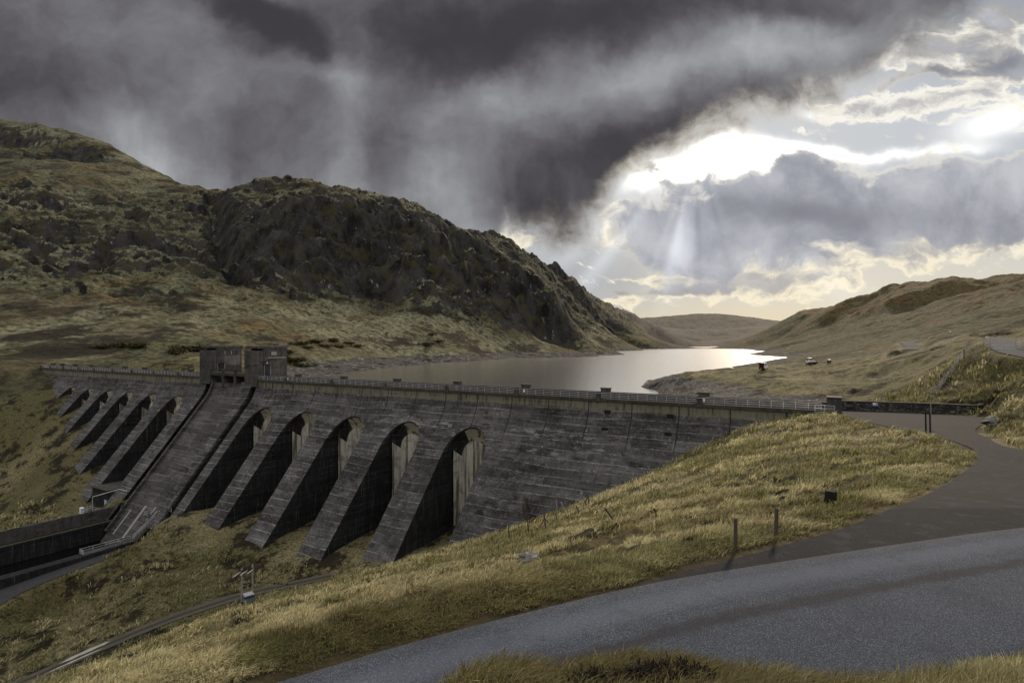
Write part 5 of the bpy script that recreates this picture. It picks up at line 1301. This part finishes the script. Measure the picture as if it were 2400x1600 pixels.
# ------------------------------------------------------------------ shrubs
def twigs(m, p, d, L, r, depth):
    q = p+d*L; m.tube(p, q, r, r*.65, 5 if depth > 1 else 3, False)
    if depth == 0: return
    for _ in range(random.choice((3, 3, 4))):
        a = Vector((random.gauss(0, .55), random.gauss(0, .55), random.gauss(.12, .35)))
        twigs(m, p+d*L*random.uniform(.55, 1), (d+a).normalized(), L*random.uniform(.6, .85), r*.6, depth-1)
def shrub(name, p, hgt, lab, n_=7):
    m = MB()
    for _ in range(n_):
        d = Vector((random.gauss(0, .45), random.gauss(0, .45), 1)).normalized(); twigs(m, Vector((random.uniform(-.3, .3), random.uniform(-.3, .3), -.1)), d, hgt*.36, .045, 4)
    o = m.build(name, MAT['twig'], None, False, False); o.location = tuple(p); tag(o, lab, 'shrub'); return o
def zz(x_, y_): return 1130+x_/6.357, 1120+y_/6.357
p = hit(*zz(700, 720), 50, 130); shrub('bare_shrub', p, 4.2, 'larger bare leafless shrub at the toe of the dam behind the old fence', 9)
p = hit(*zz(380, 730), 50, 130); shrub('bare_shrub', p, 2.4, 'smaller bare leafless shrub lower down the toe of the dam', 6)
# low evergreen bushes along the mountain foot
def bush_mesh(seed):
    r_ = np.random.default_rng(seed); n_ = 900
    c = r_.normal(0, 1, (14, 3))*[.75, .75, .28]; c[:, 2] = np.abs(c[:, 2])+.35
    P = c[r_.integers(0, 14, n_)]+r_.normal(0, .27, (n_, 3)); P[:, 2] = np.abs(P[:, 2])
    a = r_.normal(0, 1, (n_, 3)); b = r_.normal(0, 1, (n_, 3)); a *= .16/np.linalg.norm(a, axis=1)[:, None]; b *= .16/np.linalg.norm(b, axis=1)[:, None]
    V = np.stack([P-a, P+b, P+a, P-b], 1).reshape(-1, 3)
    me = bpy.data.meshes.new('bush'); me.from_pydata(V.tolist(), [], [(4*i, 4*i+1, 4*i+2, 4*i+3) for i in range(n_)]); me.materials.append(MAT['bushleaf']); return me
m_ = Mat('bush_leaves', .8, .1); m_.base(m_.mix(m_.noise(2.0, 4), (.022, .021, .008), (.075, .066, .026))); MAT['bushleaf'] = m_.m
BM = [bush_mesh(k) for k in range(4)]
first = True
for (dx, dy, sc_) in ((690, 792, 4.5), (705, 800, 3.5), (725, 788, 5), (745, 797, 4), (765, 785, 5), (780, 799, 4.5), (800, 790, 4), (820, 797, 3.5), (640, 822, 5), (665, 832, 6), (655, 812, 5), (686, 842, 4.5), (980, 792, 5), (1005, 786, 4), (990, 770, 4), (275, 797, 5), (312, 797, 5.5), (240, 800, 4), (425, 803, 5), (455, 806, 6), (400, 812, 5)):
    p = hit(dx/.98, dy/.98, 262, 700); o = bpy.data.objects.new('bush', BM[random.randrange(4)]); COL.objects.link(o)
    o.location = (p[0], p[1], p[2]-.3); s_ = sc_*.62; o.scale = (s_*1.25, s_*1.25, s_*.75); o.rotation_euler = (0, 0, random.uniform(0, 6)); tag(o, 'dark olive bush on the heath at the foot of the mountain', 'bush', 'dark bushes at the foot of the mountain')
# heather on the bank below the camera
def heather(p, w, h, n_, lab, lean=0):
    m = MB()
    for _ in range(n_):
        a = random.uniform(0, 6.28); r_ = w*math.sqrt(random.random()); b = Vector((r_*math.cos(a), r_*math.sin(a)*.6, -.03))
        hh = h*random.uniform(.55, 1.05)*(1-.5*(r_/w)**2); d = Vector((random.gauss(0, .16), random.gauss(0, .16), 1)).normalized()
        m.tube(b, b+d*hh, .006, .003, 3, False)
        for k in range(6):
            q = b+d*hh*(.35+.65*k/6); s_ = Vector((random.gauss(0, 1), random.gauss(0, 1), 1.2)).normalized(); m.tube(q, q+s_*.06*random.uniform(.6, 1.2), .008, .003, 3, False)
    o = m.build('heather_clump', MAT['heather'], None, False, False); o.location = tuple(p); tag(o, lab, 'heather', 'heather clumps on the near bank'); return o
for px, py, w_, h_, n_, lab in ((1400, 1604, .21, .12, 75, 'rounded dark heather clump on the near bank, left of the taller clump'), (1575, 1592, .30, .15, 110, 'tallest dark heather clump standing up against the road'), (1490, 1596, .08, .14, 40, 'small sparse heather sprigs between the two dark clumps'), (1190, 1622, .2, .08, 90, 'low dark heather at the left end of the near bank'), (1900, 1622, .2, .08, 90, 'low dark heather on the right part of the near bank')):
    py = min(py, 1690); p = hit(px, py, 3.2, 7.0); heather(p, w_, h_, n_, lab)

# ------------------------------------------------------------------ grass
def build_grass():
    r_ = np.random.default_rng(5)
    def cloud(n_, r0, r1, a0, a1):
        az = r_.uniform(a0, a1, n_); r = np.exp(r_.uniform(math.log(r0), math.log(r1), n_)); return r*np.sin(az), r*np.cos(az)
    X = []; Y = []
    for a in ((16000, 3.2, 8.5, -.5, .85), (95000, 8.5, 230, -.82, .82), (9000, 7, 14, .35, .85), (30000, 9.5, 45, -.75, .8)):
        x, y = cloud(*a); X.append(x); Y.append(y)
    x = np.concatenate(X); y = np.concatenate(Y); r = np.hypot(x, y); az_ = np.arctan2(x, y)
    s, u = to_su(x, y)
    d, zr = grade(x, y)
    ok = (d > np.where(r > 55, .95, .28))
    ok &= ~((u < prof(-40)+6) & (s > -3) & (s < 303) & (u < np.interp(s, [0, 16, 32, 61, 95, 303], [-1, 3, 11, 21, 27, 40])))
    ok &= ~((s > 150) & (s < 176) & (u > 20)); ok &= ~((u < 1) & (r > 96) & (s > -4) & (s < 300)); ok &= ~((r > 150) & (az_ > -.2))
    edge = sstep(fbm(x/1.1, y/1.1, 3, .5, 55), -.25, .2)
    ok &= (d > .5) | (edge > .5)
    x, y, r = x[ok], y[ok], r[ok]; z = surface(x, y); d = d[ok]
    # steeper clumping: more tufts where the tussock noise is high
    ck = fbm(x/1.3, y/1.3, 3, .55, 83); keep = r_.random(len(x)) < np.maximum(sstep(ck, -.45, .15)*.85+.15, .95*(d < 3.5))
    peat = fbm(x/4.5+3, y/2.2, 4, .55, 131); keep &= ~((peat > .22+.06*r_.normal(0, 1, len(x))) & (r > 20))
    x, y, r, z, ck, d = x[keep], y[keep], r[keep], z[keep], ck[keep], d[keep]
    nt = len(x); B = 9
    patch = fbm(x/9, y/6, 4, .55, 44); dk = fbm(x/3.2, y/2.4, 4, .6, 64); greenp = np.maximum(sstep(patch+.14*np.exp(-d/2.0), -.12, .28)*.75, sstep(dk, .12, .3)*.9); rust = sstep(fbm(x/7+9, y/7, 3, .55, 12), .16, .40)*.4
    ti = np.repeat(np.arange(nt), B); n_ = len(ti)
    sz = np.repeat(np.clip(.12+.15*np.clip(ck+.4, 0, 1.2), .10, .34)*(1+np.clip(r-8, 0, 200)/42)*(.7+.3*sstep(d, .3, 1.5)), B)*r_.uniform(.6, 1.35, n_)
    R = r[ti]
    ang = r_.uniform(0, 2*math.pi, n_); rad = np.sqrt(r_.random(n_))*(.07+R*.0045)
    bx = x[ti]+rad*np.cos(ang); by = y[ti]+rad*np.sin(ang); bz = z[ti]-.03
    # lean: outwards and combed down-slope by wind
    lean = r_.uniform(.25, .95, n_); lx = np.cos(ang)*lean+.45+r_.normal(0, .15, n_); ly = np.sin(ang)*lean-.15+r_.normal(0, .15, n_)
    w = np.maximum(.004, R*.00062)*r_.uniform(.7, 1.4, n_)
    side = np.stack([np.cos(ang+1.57+r_.normal(0, .8, n_)), np.sin(ang+1.57+r_.normal(0, .8, n_)), np.zeros(n_)], 1)*w[:, None]
    b0 = np.stack([bx, by, bz], 1); mid = b0+np.stack([lx*.35, ly*.35, np.full(n_, .62)], 1)*sz[:, None]; tip = b0+np.stack([lx*1.0, ly*1.0, .95-.25*lean], 1)*sz[:, None]
    V = np.stack([b0-side, b0+side, mid+side*.75, mid-side*.75, tip], 1).reshape(-1, 3).astype(np.float32)
    base = (np.arange(n_)*5)[:, None]
    quad = base+np.array([[0, 1, 2, 3]]); tri = base+np.array([[3, 2, 4]])
    me = bpy.data.meshes.new('grass'); me.vertices.add(len(V)); me.vertices.foreach_set('co', V.ravel())
    me.loops.add(n_*7); me.polygons.add(n_*2)
    me.loops.foreach_set('vertex_index', np.concatenate([quad, tri], 1).astype(np.int32).ravel())
    st = np.stack([np.arange(n_)*7, np.arange(n_)*7+4], 1).astype(np.int32).ravel()
    me.polygons.foreach_set('loop_start', st); me.polygons.foreach_set('loop_total', np.tile(np.array([4, 3], np.int32), n_))
    me.update(); me.validate()
    tint = np.stack([np.repeat(np.clip(r_.random(n_)*(.38+1.25*np.clip(ck[ti]+.5, 0, 1)), 0, 1), 5), np.repeat(np.clip(np.maximum(greenp[ti], .55*(r[ti] < 7.5))+r_.normal(0, .12, n_), 0, 1), 5), np.repeat(np.maximum(rust[ti], .5*(r[ti] < 7.5))*(r_.random(n_) < .6), 5), np.ones(n_*5)], 1).astype(np.float32)
    at = me.color_attributes.new('tint', 'FLOAT_COLOR', 'POINT'); at.data.foreach_set('color', tint.ravel())
    me.materials.append(MAT['grass']); o = bpy.data.objects.new('grass', me); COL.objects.link(o)
    tag(o, 'long straw and olive moor grass covering the near slope and bank', 'grass', None, 'stuff')
build_grass()
